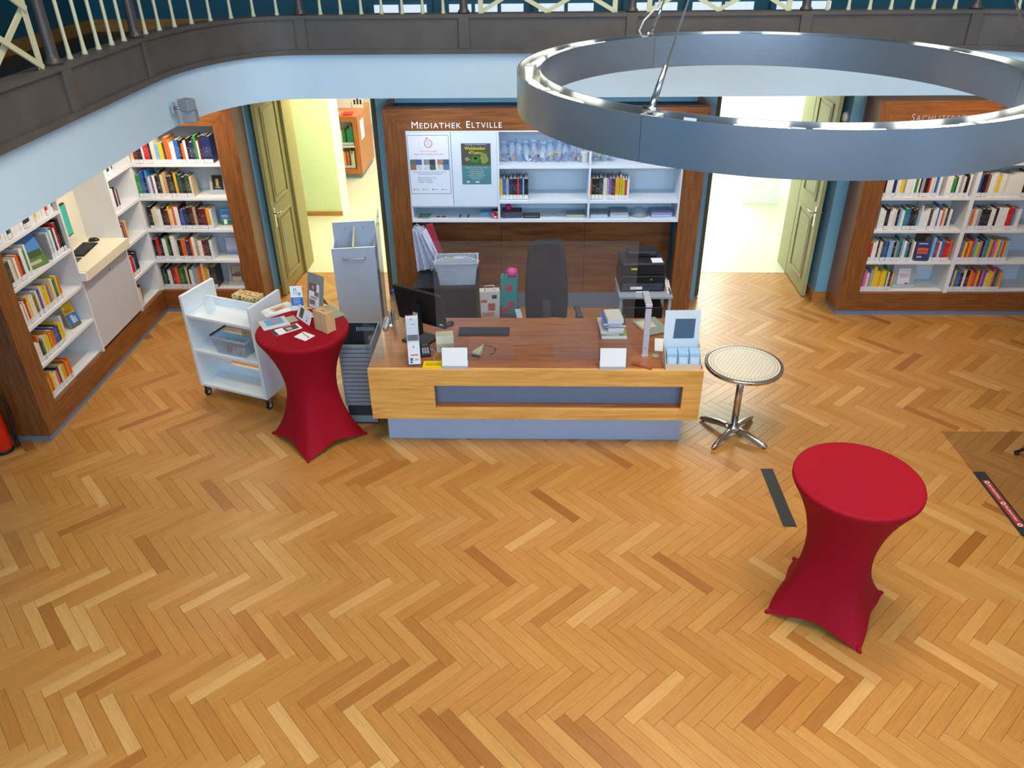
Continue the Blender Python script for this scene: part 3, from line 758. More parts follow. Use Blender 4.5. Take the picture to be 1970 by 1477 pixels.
for k in range(4):
    a = R(-40-3+90*k); c, s = math.cos(a), math.sin(a)
    path = [(r*c, r*s, z) for r, z in ((.02, .065), (.08, .068), (.16, .06), (.24, .044), (.30, .03), (.345, .022))]
    MB().tube(path, [.028, .03, .031, .030, .026, .014], 10, flat=.75).build('foot_arm', M_CHROME, bt, smooth=True)
    MB().cyl((.315*c, .315*s, 0), (.315*c, .315*s, .02), .012, n=10).build('foot_glide', M_BLACK, bt)

# ---------------------------------------------------------------- tapes and mat on the floor, furniture foot at the side
M_TAPE = mat('black_floor_tape', '25282a', .55, var=.1, vscale=20)
tp = tag(MB().prism([(1.947, 4.741), (2.052, 4.741), (2.050, 4.95), (2.044, 4.96), (2.050, 4.975), (2.050, 5.482), (1.946, 5.482)], .0008, .0022).build('floor_tape', M_TAPE), 'plain black strip of floor tape beside the empty red table', 'floor tape')
t2 = thing('floor_tape', 'black floor tape strip with red distance notice along the clear mat', 'floor tape', (3.735, 4.66, 0))
MB().box(0, 0, .0032, .10, .80, .0044).build('strip', M_TAPE, t2)
MB().box(.022, .10, .0044, .078, .68, .0048).build('red_label', mat('red_label', 'a8372c', .5), t2)
M_LW = mat('label_white_print', 'e8e4e0', .6)
def MF(x, y): return Matrix.Translation((x, y, .0049)) @ Matrix.Rotation(R(-90), 4, 'Z')
for y in (.655, .385, .125):
    MB().lathe([(.018, 0), (.018, .0004)], 18, (.05, y, .0048)).build('round_symbol', M_LW, t2)
    MB().box(.042, y-.008, .0052, .058, y+.008, .0055).build('round_symbol_mark', M_INK, t2)
for y in (.625, .355):
    text('notice_text', 'Bitte Abstand halten!', .028, M_LW, t2, MF(.044, y), .0003, xs=.78)
def floormat():
    m = bpy.data.materials.new('clear_vinyl'); m.use_nodes = True; nt = m.node_tree; n = nt.nodes; l = nt.links; n.clear()
    out = n.new('ShaderNodeOutputMaterial'); tr = n.new('ShaderNodeBsdfTransparent'); tr.inputs[0].default_value = (.92, .905, .885, 1)
    gl = n.new('ShaderNodeBsdfGlossy'); gl.inputs['Roughness'].default_value = .3
    tc = n.new('ShaderNodeTexCoord'); ns = n.new('ShaderNodeTexNoise'); ns.inputs['Scale'].default_value = 4; l.new(tc.outputs['Object'], ns.inputs[0])
    mr = n.new('ShaderNodeMapRange'); mr.inputs[3].default_value = .03; mr.inputs[4].default_value = .07; l.new(ns.outputs['Fac'], mr.inputs[0])
    mx = n.new('ShaderNodeMixShader'); l.new(mr.outputs[0], mx.inputs[0]); l.new(tr.outputs[0], mx.inputs[1]); l.new(gl.outputs[0], mx.inputs[2]); l.new(mx.outputs[0], out.inputs[0])
    return m
tag(MB().box(3.732, 3.3, .0005, 5.4, 6.065, .003).build('floor_mat', floormat()), 'tinted see-through vinyl mat covering the parquet beside the black notice tape', 'floor mat')
ch = thing('visitor_chair', 'chair on curved black tubular legs standing on the clear mat', 'chair', (4.62, 5.45, .0035), R(35))
for k in range(4):
    a = R(90*k+111); c, s = math.cos(a), math.sin(a)
    MB().tube([(.05*c, .05*s, .20), (.18*c, .18*s, .235), (.32*c, .32*s, .19), (.42*c, .42*s, .09), (.475*c, .475*s, .022)], [.016, .017, .017, .016, .014], 10).build('leg', M_BLACK, ch, smooth=True)
    MB().cyl((.468*c, .468*s, 0), (.480*c, .480*s, .03), .019, n=10).build('leg_cap', M_BLACK, ch)
MB().cyl((0, 0, .19), (0, 0, .42), .025, n=12).build('column', M_BLACK, ch)
part('seat', mat('dark_seat_fabric', '2c2d31', .9), ch, (-.23, -.23, .42, .23, .23, .47), bevel=.02)
part('backrest', MATS['dark_seat_fabric'], ch, (-.21, .21, .52, .21, .25, .9), bevel=.015)
part('back_support', M_BLACK, ch, (-.03, .24, .40, .03, .26, .6), bevel=.003)

# fire extinguisher beside the long bookcase
fe = thing('fire_extinguisher', 'red fire extinguisher standing at the end of the long walnut bookcase', 'fire extinguisher', (-4.80, 5.66, 0))
MB().lathe([(.07, .0), (.085, .004), (.085, .035), (.082, .04)], 28).build('base_ring', M_BLACK, fe, smooth=False)
MB().lathe([(.082, .04), (.085, .05), (.085, .42), (.075, .47), (.045, .51), (.03, .53)], 28).build('cylinder', mat('signal_red', 'd42310', .35, var=.03), fe, smooth=True)
MB().cyl((0, 0, .53), (0, 0, .58), .022, n=14).build('valve', M_BLACK, fe)
part('lever', M_BLACK, fe, (-.015, -.10, .575, .015, .03, .59), bevel=.003)
MB().tube([(.01, .02, .56), (.09, .07, .54), (.125, .085, .42), (.118, .075, .25), (.108, .06, .15), (.104, .058, .09)], .013, 8).build('hose', M_BLACK, fe, smooth=True)
MB().cyl((.104, .058, .10), (.103, .057, .02), .016, .02, n=10).build('nozzle', M_BLACK, fe)

# ---------------------------------------------------------------- books
PAL = {'white': 'e6e6e4', 'off-white': 'd8d3c4', 'cream': 'd9c69a', 'black': '1b1a1d', 'charcoal': '3b3d42', 'navy blue': '1e2d5c', 'blue': '2b5fb0',
       'light blue': '7fb2d8', 'sky blue': '3f8fd0', 'teal': '1f7f83', 'green': '2f8a3f', 'dark green': '1f4f37', 'lime green': 'a9c23a', 'yellow': 'e8c229', 'golden yellow': 'e0a21c',
       'orange': 'e0641f', 'red': 'c3202a', 'dark red': '6d1822', 'burgundy': '521726', 'pink': 'd66a9a', 'magenta': 'c21f6a', 'purple': '7c4a9c', 'brown': '6b4630', 'grey': '9a9da3', 'tan': 'b89a70'}
def book_mat(cn):
    key = 'cover_'+cn.replace(' ', '_')
    if key in MATS: return MATS[key]
    m = bpy.data.materials.new(key); m.use_nodes = True; nt = m.node_tree; n = nt.nodes; l = nt.links
    b = n['Principled BSDF']; b.inputs['Roughness'].default_value = .38
    c = lin(PAL[cn]); lum = .3*c[0]+.6*c[1]+.1*c[2]
    tc = n.new('ShaderNodeTexCoord'); oi = n.new('ShaderNodeObjectInfo')
    sp_ = n.new('ShaderNodeSeparateXYZ'); l.new(tc.outputs['Object'], sp_.inputs[0])
    mp = n.new('ShaderNodeMapping'); mp.inputs['Scale'].default_value = (170, 0, 230); l.new(tc.outputs['Object'], mp.inputs[0])
    ad = n.new('ShaderNodeVectorMath'); ad.operation = 'ADD'; mu = n.new('ShaderNodeMath'); mu.operation = 'MULTIPLY'; mu.inputs[1].default_value = 90
    l.new(oi.outputs['Random'], mu.inputs[0]); l.new(mp.outputs[0], ad.inputs[0]); l.new(mu.outputs[0], ad.inputs[1])
    ns = n.new('ShaderNodeTexNoise'); ns.inputs['Scale'].default_value = 1; ns.inputs['Detail'].default_value = 1; l.new(ad.outputs[0], ns.inputs[0])
    gt = n.new('ShaderNodeMath'); gt.operation = 'GREATER_THAN'; gt.inputs[1].default_value = .66; l.new(ns.outputs['Fac'], gt.inputs[0])
    # printed title between two heights of the spine
    z0 = n.new('ShaderNodeMath'); z0.operation = 'GREATER_THAN'; z0.inputs[1].default_value = .075; l.new(sp_.outputs['Z'], z0.inputs[0])
    z1 = n.new('ShaderNodeMath'); z1.operation = 'LESS_THAN'; z1.inputs[1].default_value = .175; l.new(sp_.outputs['Z'], z1.inputs[0])
    y1 = n.new('ShaderNodeMath'); y1.operation = 'LESS_THAN'; y1.inputs[1].default_value = .0008; l.new(sp_.outputs['Y'], y1.inputs[0])
    a = gt
    for q in (z0, z1, y1):
        mm = n.new('ShaderNodeMath'); mm.operation = 'MULTIPLY'; l.new(a.outputs[0], mm.inputs[0]); l.new(q.outputs[0], mm.inputs[1]); a = mm
    mx = n.new('ShaderNodeMix'); mx.data_type = 'RGBA'; mx.inputs[6].default_value = c
    mx.inputs[7].default_value = (.75, .75, .72, 1) if lum < .25 else (.12, .11, .13, 1)
    l.new(a.outputs[0], mx.inputs[0]); l.new(mx.outputs[2], b.inputs['Base Color'])
    MATS[key] = m
    return m
M_PAGES = mat('book_pages', 'c9bfa6', .8, var=.08, vscale=90)
M_LABEL = mat('spine_label', 'dcdfe6', .5, var=.05, vscale=150)
M_LABELY = mat('yellow_label_edge', 'e6cf3c', .5)
def cover_geo(t, d, h, c=.0018):
    return MB().prism([(0, 0), (t, 0), (t, d), (t-c, d), (t-c, c), (c, c), (c, d), (0, d)], 0, h)
ORD = ['zeroth', 'first', 'second', 'third', 'fourth', 'fifth', 'sixth', 'seventh', 'eighth', 'ninth', 'tenth', 'eleventh', 'twelfth', 'thirteenth', 'fourteenth', 'fifteenth', 'sixteenth', 'seventeenth', 'eighteenth', 'nineteenth', 'twentieth']
def ordw(k):
    if k <= 20: return ORD[k]
    if k == 30: return 'thirtieth'
    return ('twenty-' if k < 30 else 'thirty-')+ORD[k % 10]
rb_ = random.Random(77)
STUFF = {}       # books past the limit: colour -> MB
STUFF_P, STUFF_L = MB(), MB()
NBOOK = [0]
def book(S, ang, t, h, d, cn, label=None, group=None, lab=True, labh=.042, laby=False, lean=0):
    """one book standing on the shelf, spine at local y = 0"""
    if label is None:
        M = Matrix.Translation(S) @ Matrix.Rotation(ang, 4, 'Z')
        q = cover_geo(t, d, h).xf(M); STUFF.setdefault(cn, MB()).add(q.v, q.f)
        q = MB().box(.0019, .0019, .003, t-.0019, d-.003, h-.003).xf(M); STUFF_P.add(q.v, q.f)
        if lab:
            q = MB().box(.0005, -.0008, .004, t-.0005, 0, .004+labh).xf(M); STUFF_L.add(q.v, q.f)
        return None
    NBOOK[0] += 1
    o = cover_geo(t, d, h).build('book', book_mat(cn), None, S, (0, lean, ang)); tag(o, label, 'book', group)
    MB().box(.0019, .0019, .003, t-.0019, d-.003, h-.003).build('page_block', M_PAGES, o)
    if lab:
        MB().box(.0005, -.0008, .004, t-.0005, -.0001, .004+labh).build('spine_label', M_LABEL, o)
        if laby: MB().box(.0005, -.0008, .004+labh, t-.0005, -.0001, .004+labh+.008).build('label_edge', M_LABELY, o)
    return o
def size_word(t, h):
    return ('slim ' if t < .017 else 'thick ' if t > .04 else '')+('tall ' if h > .262 else 'short ' if h < .19 else '')
def pick(dist):
    r = rb_.random()*sum(dist.values())
    for k, v in dist.items():
        r -= v
        if r <= 0: return k
    return k
D_CORN = {'white': 6, 'off-white': 3, 'cream': 2, 'black': 4, 'charcoal': 2, 'navy blue': 2, 'blue': 1.5, 'light blue': 1, 'dark green': 1, 'green': .8, 'yellow': 1, 'orange': 2, 'red': 2.4, 'dark red': 1.4, 'burgundy': 1, 'brown': 1, 'purple': .4, 'tan': .8, 'golden yellow': .6}
D_TRAV = {'white': 6, 'golden yellow': 3, 'yellow': 3, 'orange': 1.5, 'blue': 1.5, 'navy blue': .8, 'red': 1.2, 'green': .8, 'light blue': 1, 'off-white': 3, 'purple': .5, 'brown': .4, 'black': .6}
D_SACH = {'white': 10, 'off-white': 3, 'black': 3, 'charcoal': 1.2, 'red': 1.3, 'orange': 1, 'blue': 1, 'navy blue': 1, 'light blue': 1, 'green': .8, 'yellow': .6, 'golden yellow': .5, 'burgundy': .4, 'grey': 1, 'teal': .5}
D_COL = {'white': 3, 'yellow': 2, 'golden yellow': 2, 'pink': 2, 'purple': 1.5, 'magenta': 1, 'sky blue': 2, 'blue': 1, 'red': 2, 'orange': 1.5, 'teal': 1, 'black': 1.2, 'green': 1, 'burgundy': .8, 'off-white': 2, 'light blue': 1.4, 'lime green': 1}
def row(S, ang, length, dist, where, anchor, group, single=True, hs=(.205, .26), ts=(.016, .047), depth=(.13, .17), fixed=None, gapend=0, dmax=.30, lab=True, laby=False):
    """books side by side along local x starting at S"""
    x = 0; k = 0; ca, sa = math.cos(ang), math.sin(ang)
    while True:
        k += 1
        t = rb_.uniform(*ts)*rb_.choice((.8, 1, 1, 1.1)); h = rb_.uniform(*hs)
        if rb_.random() < .10: h += rb_.uniform(.02, .05)
        d = min(dmax, rb_.uniform(*depth)+(.04 if h > .26 else 0)); cn = pick(dist)
        if fixed and k in fixed: cn, t, h = fixed[k][0], fixed[k][1] or t, fixed[k][2] or h
        if x+t > length: break
        pos = (S[0]+ca*x, S[1]+sa*x, S[2])
        oy = rb_.uniform(0, .006); pos = (pos[0]-sa*oy, pos[1]+ca*oy, pos[2])
        lb_ = f"{size_word(t, h)}{cn} book, {ordw(k)} from {anchor}, {where}" if single else None
        book(pos, ang, t, h, d, cn, lb_, group, lab=lab, laby=laby)
        x += t+.0012
    return k-1
e = .0004
# corner bookcase: five rows
CN = 'corner bookcase'
for zi, ln_, hs, fx in ((4, .94, (.21, .275), {22: ('green', .024, .30), 23: ('white', .02, .24), 24: ('burgundy', .03, .29), 25: ('navy blue', .03, .30), 26: ('navy blue', .03, .30), 27: ('navy blue', .035, .29)}),
                        (3, .66, (.215, .275), {4: ('sky blue', .02, .30), 9: ('charcoal', .03, .29)}), (2, .74, (.22, .275), {9: ('orange', .026, .26), 15: ('burgundy', .04, .26)}),
                        (1, .70, (.22, .27), {10: ('orange', .055, .25), 12: ('dark red', .014, .29)}), (0, .66, (.22, .27), {6: ('red', .034, .24)})):
    w_ = ('bottom', 'fourth', 'third', 'second', 'top')[zi]+' shelf, '+CN
    row((XC+.008+(.03 if zi in (2,) else 0), YB+.05 if zi == 0 else YB+.022, SH[zi]+e), 0, ln_, D_CORN, w_, 'inner corner', 'books in the corner bookcase', True, hs, fixed=fx)
# long bookcase: near column
NB = 'niche bookcase'
for zi, y0, ln_, hs, dist in ((3, .012, .36, (.20, .26), D_CORN), (2, .012, .66, (.19, .24), D_TRAV), (1, .012, .52, (.18, .22), D_TRAV), (0, .012, .46, (.18, .22), D_TRAV)):
    w_ = ('bottom', 'fourth', 'third', 'second')[zi]+' shelf, '+NB
    row((XC-.05 if zi == 0 else XC-.028, 6.035+y0, SH[zi]+e), R(90), ln_, dist, w_, 'walnut stile', 'books in the niche bookcase', True, hs, (.013, .034) if dist is D_TRAV else (.018, .045))
row((XC-.028, 6.035+.69, SH[3]+e), R(90), .265, D_SACH, 'second shelf, niche bookcase', 'blue display book', 'books in the niche bookcase', True, (.20, .29), (.018, .04), (.16, .2),
    fixed={1: ('grey', .02, .245), 2: ('white', .02, .25), 3: ('light blue', .022, .29), 7: ('red', .02, .29)})
# narrow column in the corner and the hidden top row: past the count, joined
row((XC-.028, 6.035+.012, SH[4]+e), R(90), .93, D_SACH, '', '', '', False)
for zi, ln_ in ((0, .16), (1, .24), (2, .20), (3, .20), (4, .22)):
    row((XC-.03-(.02 if zi == 0 else 0), 6.035+Y4+.006, SH[zi]+e), R(90), ln_, D_CORN, '', '', '', False, (.20, .26))
# lettered bookcase
LBK = 'lettered bookcase'
gr = 'books in the lettered bookcase'
def rrow(zi, x0, ln_, dist, anchor, single=True, **k):
    k.setdefault('ts', (.013, .036))
    w_ = ('bottom', 'fourth', 'third', 'second', 'top')[zi]+' shelf, '+LBK
    return row((XR+x0, YR+(.05 if zi == 0 else .024), SH[zi]+e), 0, ln_, dist, w_, anchor, gr, single, **k)
rrow(3, .012, .60, D_SACH, 'stile', False, hs=(.212, .25)); rrow(3, .66, .28, D_SACH, 'divider', False, hs=(.20, .25))
rrow(3, DV+.055, .60, D_SACH, 'divider', False, hs=(.22, .27))
rrow(4, .012, .78, D_SACH, 'stile', False, hs=(.21, .25)); rrow(4, DV+.055, .70, D_SACH, 'divider', False, hs=(.21, .25))
rrow(2, .03, .80, D_SACH, 'walnut stile', hs=(.21, .245), ts=(.016, .04), fixed={23: ('blue', .015, .27), 25: ('orange', .02, .235)})
rrow(2, DV+.06, .55, D_SACH, 'white divider', hs=(.212, .25), fixed={1: ('light blue', .014, .23), 2: ('orange', .03, .225), 7: ('black', .03, .235)})
rrow(1, .015, .50, D_SACH, 'walnut stile', hs=(.212, .25), fixed={1: ('red', .024, .21), 13: ('teal', .02, .27)})
rrow(1, .70, .245, D_COL, 'blue display book', hs=(.212, .25), fixed={1: ('light blue', .03, .28), 2: ('blue', .018, .24)})
rrow(1, DV+.055, .56, D_COL, 'white divider', hs=(.215, .25))
rrow(0, .012, .36, D_COL, 'walnut stile', hs=(.212, .25), fixed={11: ('green', .018, .28)})
rrow(0, DV+.065, .60, D_COL, 'white divider', hs=(.212, .25))
# wall unit behind the desk: comics in plastic sleeves
M_SLEEVE = glass('plastic_sleeve', (.92, .95, 1), .10, .6, .15)
def sleeved(x0, ln_, anchor, seq):
    x = x0; k = 0
    for cn, t, h in seq:
        k += 1
        o = book((XM+x, YM+.045, 1.4622+e), 0, t, h, .20, cn, f"{size_word(t, h)}{cn} book with yellow-edged label, {ordw(k)} from the {anchor}", 'labelled books behind the desk', laby=rb_.random() < .8)
        mb = MB(); mb.add([(0, .0, h), (t, .0, h), (t, .2, h), (0, .2, h), (t*.5, .03, h+.045), (t*.5, .17, h+.035)], [(0, 1, 4), (2, 3, 5), (1, 2, 5, 4), (3, 0, 4, 5)])
        mb.build('plastic_sleeve', M_SLEEVE, o)
        x += t+.002
sleeved(XD1+.014, .33, 'cabinet door edge', [('yellow', .026, .22), ('blue', .033, .225), ('grey', .03, .21), ('navy blue', .042, .225), ('black', .04, .225), ('red', .022, .225), ('navy blue', .034, .23), ('light blue', .015, .225), ('black', .04, .225)])
sleeved(XD2+.014, .45, 'middle cabinet divider', [('orange', .014, .22), ('black', .036, .225), ('black', .036, .225), ('charcoal', .042, .235), ('off-white', .04, .225), ('grey', .02, .21), ('purple', .026, .225), ('charcoal', .034, .225), ('golden yellow', .042, .22), ('golden yellow', .024, .245), ('lime green', .03, .215), ('red', .022, .21), ('white', .022, .21)])
# bookcase in the room behind the left doorway
hb = thing('low_bookcase', 'low orange-brown wooden bookcase in the room behind the olive door', 'bookcase', (-3.09, 13.92, .0025))
M_HW = wood('warm_oak', '9a4f1c', 'c97c3a', 'z'); HWD = 1.0
part('plinth', M_PLINTH, hb, (-HWD+.02, .03, 0, -.03, 1.1, .07))
part('bottom_board', M_HW, hb, (-HWD, 0, .07, 0, 1.15, .16)); part('top_board', M_HW, hb, (-HWD, 0, .98, 0, 1.15, 1.07))
part('end_panel', M_HW, hb, (-.09, 0, .16, 0, 1.15, .98)); part('end_panel', M_HW, hb, (-HWD, 0, .16, -HWD+.09, 1.15, .98))
part('back_panel', M_SHELF, hb, (-HWD+.09, .4, .16, -.09, .42, .98)); part('shelf', M_SHELF, hb, (-HWD+.09, .01, .54, -.09, .4, .565))
part('paper_notice', M_PAPER, hb, (0, .2, .62, .003, .48, .95))
for z in (.1625, .5675): row((-3.09-.36, 13.98, z+.003), 0, .255, D_COL if z < .3 else {'teal': 3, 'green': 2, 'black': 1, 'lime green': 1, 'off-white': 2}, '', '', '', False, (.24, .32), (.016, .03), lab=True)
for x, c1, w_ in ((-.10, 'red', .16), (-.32, 'tan', .2)):
    o = MB().box(0, 0, 0, w_, .22, .02).build('book', book_mat(c1), None, (-3.09+x-w_, 14.0, 1.0728), (0, 0, R(4))); tag(o, f'{c1} magazine lying flat on the low bookcase in the next room', 'magazine')
def poster(name, label, x, y, z, w_, h, base, cat='poster', rot=(0, 0, 0)):
    o = thing(name, label, cat, (x, y, z)); o.rotation_euler = rot
    part('sheet', base, o, (0, 0, 0, w_, .0012, h))
    return o
po = poster('poster', 'white and red framed poster standing on the low bookcase next door', -3.64, 14.6, 1.0728, .32, .5, M_PAPER)
part('print', mat('poster_red', 'c8402e', .6), po, (.02, -.001, .16, .30, 0, .26)); part('print', mat('poster_grey', '8f949c', .6), po, (.02, -.001, .28, .30, 0, .46))
po = poster('poster', 'black and white poster standing on the low bookcase next door', -3.30, 14.6, 1.0728, .20, .5, M_PAPER)
for q in range(3): part('print', M_INK, po, (.03+q*.055, -.001, .06, .065+q*.055, 0, .14+.03*(q % 2)))
part('print', MATS['poster_red'], po, (.03, -.001, .30, .17, 0, .32))

# ---------------------------------------------------------------- books shown face out, with their stands
def stand(label, loc, w_, h, rz=0, m=M_LGREY):
    o = thing('display_stand', label, 'display stand', loc, rz, 'grey book display stands')
    MB().prism([(0, 0), (.085, 0), (.085, .004), (.012, .012), (.012, .05), (.004, .05), (.004, .004), (0, .004)], 0, w_, 'x').build('base_lip', m, o)
    bk = MB(); bk.hexa([(0, .03, .008), (w_, .03, .008), (w_, .034, .008), (0, .034, .008), (0, .075, h), (w_, .075, h), (w_, .079, h), (0, .079, h)])
    bk.build('back_plate', m, o)
    return o
def shown(name, label, loc, w_, h, cover, prints=(), rx=-9, rz=0, cat='book', texts=()):
    """a book or card standing face out, leaning back by rx degrees"""
    o = thing(name, label, cat, (loc[0], loc[1], loc[2]+.0185*math.sin(R(-rx)))); o.rotation_euler = (R(rx), 0, rz)
    part('cover', cover, o, (0, 0, 0, w_, .010, h), bevel=.001)
    part('page_block', M_PAGES, o, (.002, .0102, .003, w_-.003, .018, h-.003))
    for i, (x0, z0, x1, z1, m) in enumerate(prints): part('cover_print', m, o, (x0*w_, -.0006-.0003*i, z0*h, x1*w_, -.0001, z1*h))
    for s, x, z, size, m in texts: text('cover_title', s, size, m, o, FRONT(x*w_, -.0018, z*h), .0004, 'CENTER')
    return o
c_ = lambda n, h: mat('print_'+n, h, .5, var=.12, vscale=30)
stand('grey display stand holding the black book in the corner bookcase', (XC+.76, YB+.12, SH[3]+e), .20, .25)
shown('book', 'black book with a pale figure on its cover, face out on grey stand', (XC+.80, YB+.135, SH[3]+.0165), .115, .19, c_('blk', '1d1a17'), ((.35, .35, .62, .8, c_('fig', 'b89a5c')), (.12, .13, .88, .17, c_('wht', 'e0ded8'))), texts=(('UNSER', .5, .25, .022, c_('wht', 'e0ded8')),))
shown('book', 'sky blue Frankfurt guide book face out in the corner bookcase', (XC+.80, YB+.16, SH[2]+e), .118, .19, c_('sky', '3d93d6'), ((0, 0, 1, .25, c_('grass', '3f6d2c')), (.3, .04, .62, .33, M_PAPER), (.15, .45, .75, .6, c_('skin', 'd8b29a'))), texts=(('FRANKFURT', .5, .85, .019, M_PAPER),))
shown('book', 'pale lilac-grey book face out on fourth shelf of the corner bookcase', (XC+.80, YB+.15, SH[1]+e), .13, .21, c_('lil', 'b9c0d6'), ((0, .05, 1, .2, c_('lil2', '7480ac')), (0, .2, 1, .34, c_('lil3', '9aa4c6'))))
stand('grey display stand holding the museum book on the bottom shelf', (XC+.76, YB+.12, SH[0]+e), .20, .30)
shown('book', 'grey museum book with red edges on grey stand, corner bookcase bottom', (XC+.80, YB+.135, SH[0]+.0165), .125, .22, c_('sil', 'a8a69a'), ((0, 0, .04, 1, c_('rdk', '7c2a26')), (.96, 0, 1, 1, c_('rdk', '7c2a26')), (.04, 0, .96, .36, c_('beige', 'd2c39c')), (.1, .4, .9, .55, c_('drk', '5a564c')), (.35, .5, .85, .66, c_('drk2', '74706a'))))
# niche bookcase: Paris guide and the landscape album (they face +x, turned towards the room)
shown('book', 'yellow and blue Paris guide book face out in the niche bookcase', (XC-.09, 6.035+.72, SH[1]+e), .135, .24, c_('yel', 'e2b21c'), ((0, .06, 1, .56, c_('pblue', '2f6fc0')), (0, 0, 1, .16, c_('pgrey', '5c6060')), (.35, .16, .6, .5, c_('pal', 'b9c4cc')), (.65, .16, .78, .42, c_('pal', 'b9c4cc')), (.1, .82, .26, .92, c_('pale', 'cfe0ea'))), rx=-16, rz=R(78), texts=(('Paris', .42, .66, .034, M_INK),))
shown('book', 'large landscape album with blue sky cover leaning in the niche bookcase', (XC-.085, 6.035+.425, SH[3]+e), .20, .29, c_('lsky', '4a82c4'), ((0, 0, 1, .45, c_('lgrass', '5d7a3c')), (.1, .1, .7, .2, c_('path', 'b9ae92')), (.25, .3, .9, .5, c_('ltree', '3d5128'))), rx=-20, rz=R(72))
# lettered bookcase
shown('book', 'dark blue book with orange block, face out among the lettered bookcase rows', (XR+.535, YR+.03, SH[1]+.002), .15, .225, c_('dblue', '2a3563'), ((.12, .36, .88, .66, c_('orng', 'd8502c')), (.15, .84, .8, .90, c_('pl', 'aab0c4')), (.15, .16, .5, .24, c_('pl', 'aab0c4'))), rx=-8, rz=R(-4), texts=(('ESSEN', .5, .42, .04, c_('dblue', '2a3563')),))
stand('grey display stand with red-lettered white book in the lettered bookcase', (XR+.40, YR+.10, SH[0]+e), .255, .29)
shown('book', 'white book titled MURKS with red lettering on grey stand', (XR+.455, YR+.115, SH[0]+.0165), .14, .215, c_('wcov', 'e6e6ea'), ((.66, .04, .92, .2, c_('rdot', 'c22a2e')),), texts=(('MURKS?', .5, .58, .034, c_('rdot', 'c22a2e')), ('KEIN DANKE!', .5, .48, .016, c_('rdot', 'c22a2e'))))
# magazine holders seen among the rows: grey-green file boxes with a green foot
for i, (x, z, lbl) in enumerate(((XR+.636, SH[1], 'narrow brown file holder beside the blue display book'), (XR+DV+.05, SH[2], None), )):
    if lbl:
        o = thing('file_holder', lbl, 'file holder', (x, YR+.06, z+e))
        part('shell', c_('kraft', '7d6250'), o, (0, .02, .0, .05, .27, .27), bevel=.002); part('front_flap', c_('gflap', '1f6a3a'), o, (0, .0, 0, .05, .019, .05))

# computer in the niche
mo = thing('monitor', 'flat monitor with teal screen standing in the computer niche', 'monitor', (XC-.19, 7.22, 1.1622), R(-72))
part('bezel', M_BLACK, mo, (-.19, -.012, .24, .19, .02, .56), bevel=.003)
part('screen', mat('teal_screen', '2f9d8c', .3, emis=.55), mo, (-.18, .0202, .252, .18, .021, .55))
part('neck', M_DGREY, mo, (-.03, -.05, .012, .03, -.0125, .42)); part('foot', M_DGREY, mo, (-.12, -.11, 0, .12, .06, .012), bevel=.003)
mo.location = (-4.64, 7.235, 1.1622); mo.rotation_euler = (0, 0, R(-86))
def keyboard(label, loc, rz, w_=.44, d=.14):
    o = thing('keyboard', label, 'keyboard', loc, rz)
    MB().hexa([(0, 0, 0), (w_, 0, 0), (w_, d, 0), (0, d, 0), (0, 0, .010), (w_, 0, .010), (w_, d, .020), (0, d, .020)]).build('case', M_BLACK, o, bevel=.002)
    km = mat('key_black', '2a2d33', .5)
    mb = MB(); nx, ny = 18, 5
    for j in range(ny):
        for i in range(nx):
            x0 = .012+i*(w_-.024)/nx; y0 = .012+j*(d-.022)/ny; z = .010+.010*(y0+.01)/d
            mb.box(x0, y0, z, x0+(w_-.024)/nx-.004, y0+(d-.022)/ny-.004, z+.005)
    k = mb.build('keys', km, o); k['kind'] = 'stuff'
    return o
def mouse(label, loc, rz, m=M_BLACK):
    o = thing('mouse', label, 'mouse', loc, rz)
    vs_ = []; n = 14
    for z, s in ((0, 1), (.012, 1), (.026, .82), (.034, .45)):
        vs_ += [(.032*s*math.cos(2*math.pi*k/n), .055*s*math.sin(2*math.pi*k/n)+(.006*(1-s)), z) for k in range(n)]
    fs = [(i*n+j, i*n+(j+1) % n, (i+1)*n+(j+1) % n, (i+1)*n+j) for i in range(3) for j in range(n)]+[tuple(range(n-1, -1, -1)), tuple(range(3*n, 4*n))]
    MB().add(vs_, fs).build('shell', m, o, smooth=True)
    MB().cyl((-.004, .03, .028), (.004, .03, .028), .008, n=10).build('scroll_wheel', M_DGREY, o)
    return o
keyboard('black keyboard on the cream counter of the computer niche', (-4.59, 7.405, 1.1622), R(95), .37, .15)
mouse('black mouse on the cream counter of the computer niche', (-4.70, 7.845, 1.1622), R(105))

# ---------------------------------------------------------------- posters on the cabinet doors
M_PSTR = mat('poster_white', 'dfe5f0', .6, var=.01)
p1 = poster('poster', 'white literacy poster with red ring logo on the cabinet door', -1.336, YM-.0085, 1.50, .444, .672, M_PSTR)
# dashed dark border
mb = MB()
for k in range(34):
    x = .008+k*.0126; mb.box(x, -.0008, .655, x+.008, -.0002, .661); mb.box(x, -.0008, .043, x+.008, -.0002, .049)
for k in range(48):
    z = .05+k*.0126; mb.box(.006, -.0008, z, .012, -.0002, z+.008); mb.box(.430, -.0008, z, .436, -.0002, z+.008)
b_ = mb.build('dotted_border', M_INK, p1); b_['kind'] = 'stuff'
M_RT = mat('poster_red_text', 'cf5a4c', .6)
rg = MB()
for k in range(34):
    a0, a1 = R(105+k*9.7), R(105+(k+1)*9.7)
    rg.hexa([(.222+r*math.cos(a), y, .575+r*math.sin(a)) for y in (-.0008, -.0002) for a, r in ((a0, .036), (a1, .036), (a1, .043), (a0, .043))])
rg.build('ring_logo', M_RT, p1)
part('ring_logo', M_RT, p1, (.195, -.0008, .622, .225, -.0002, .632))
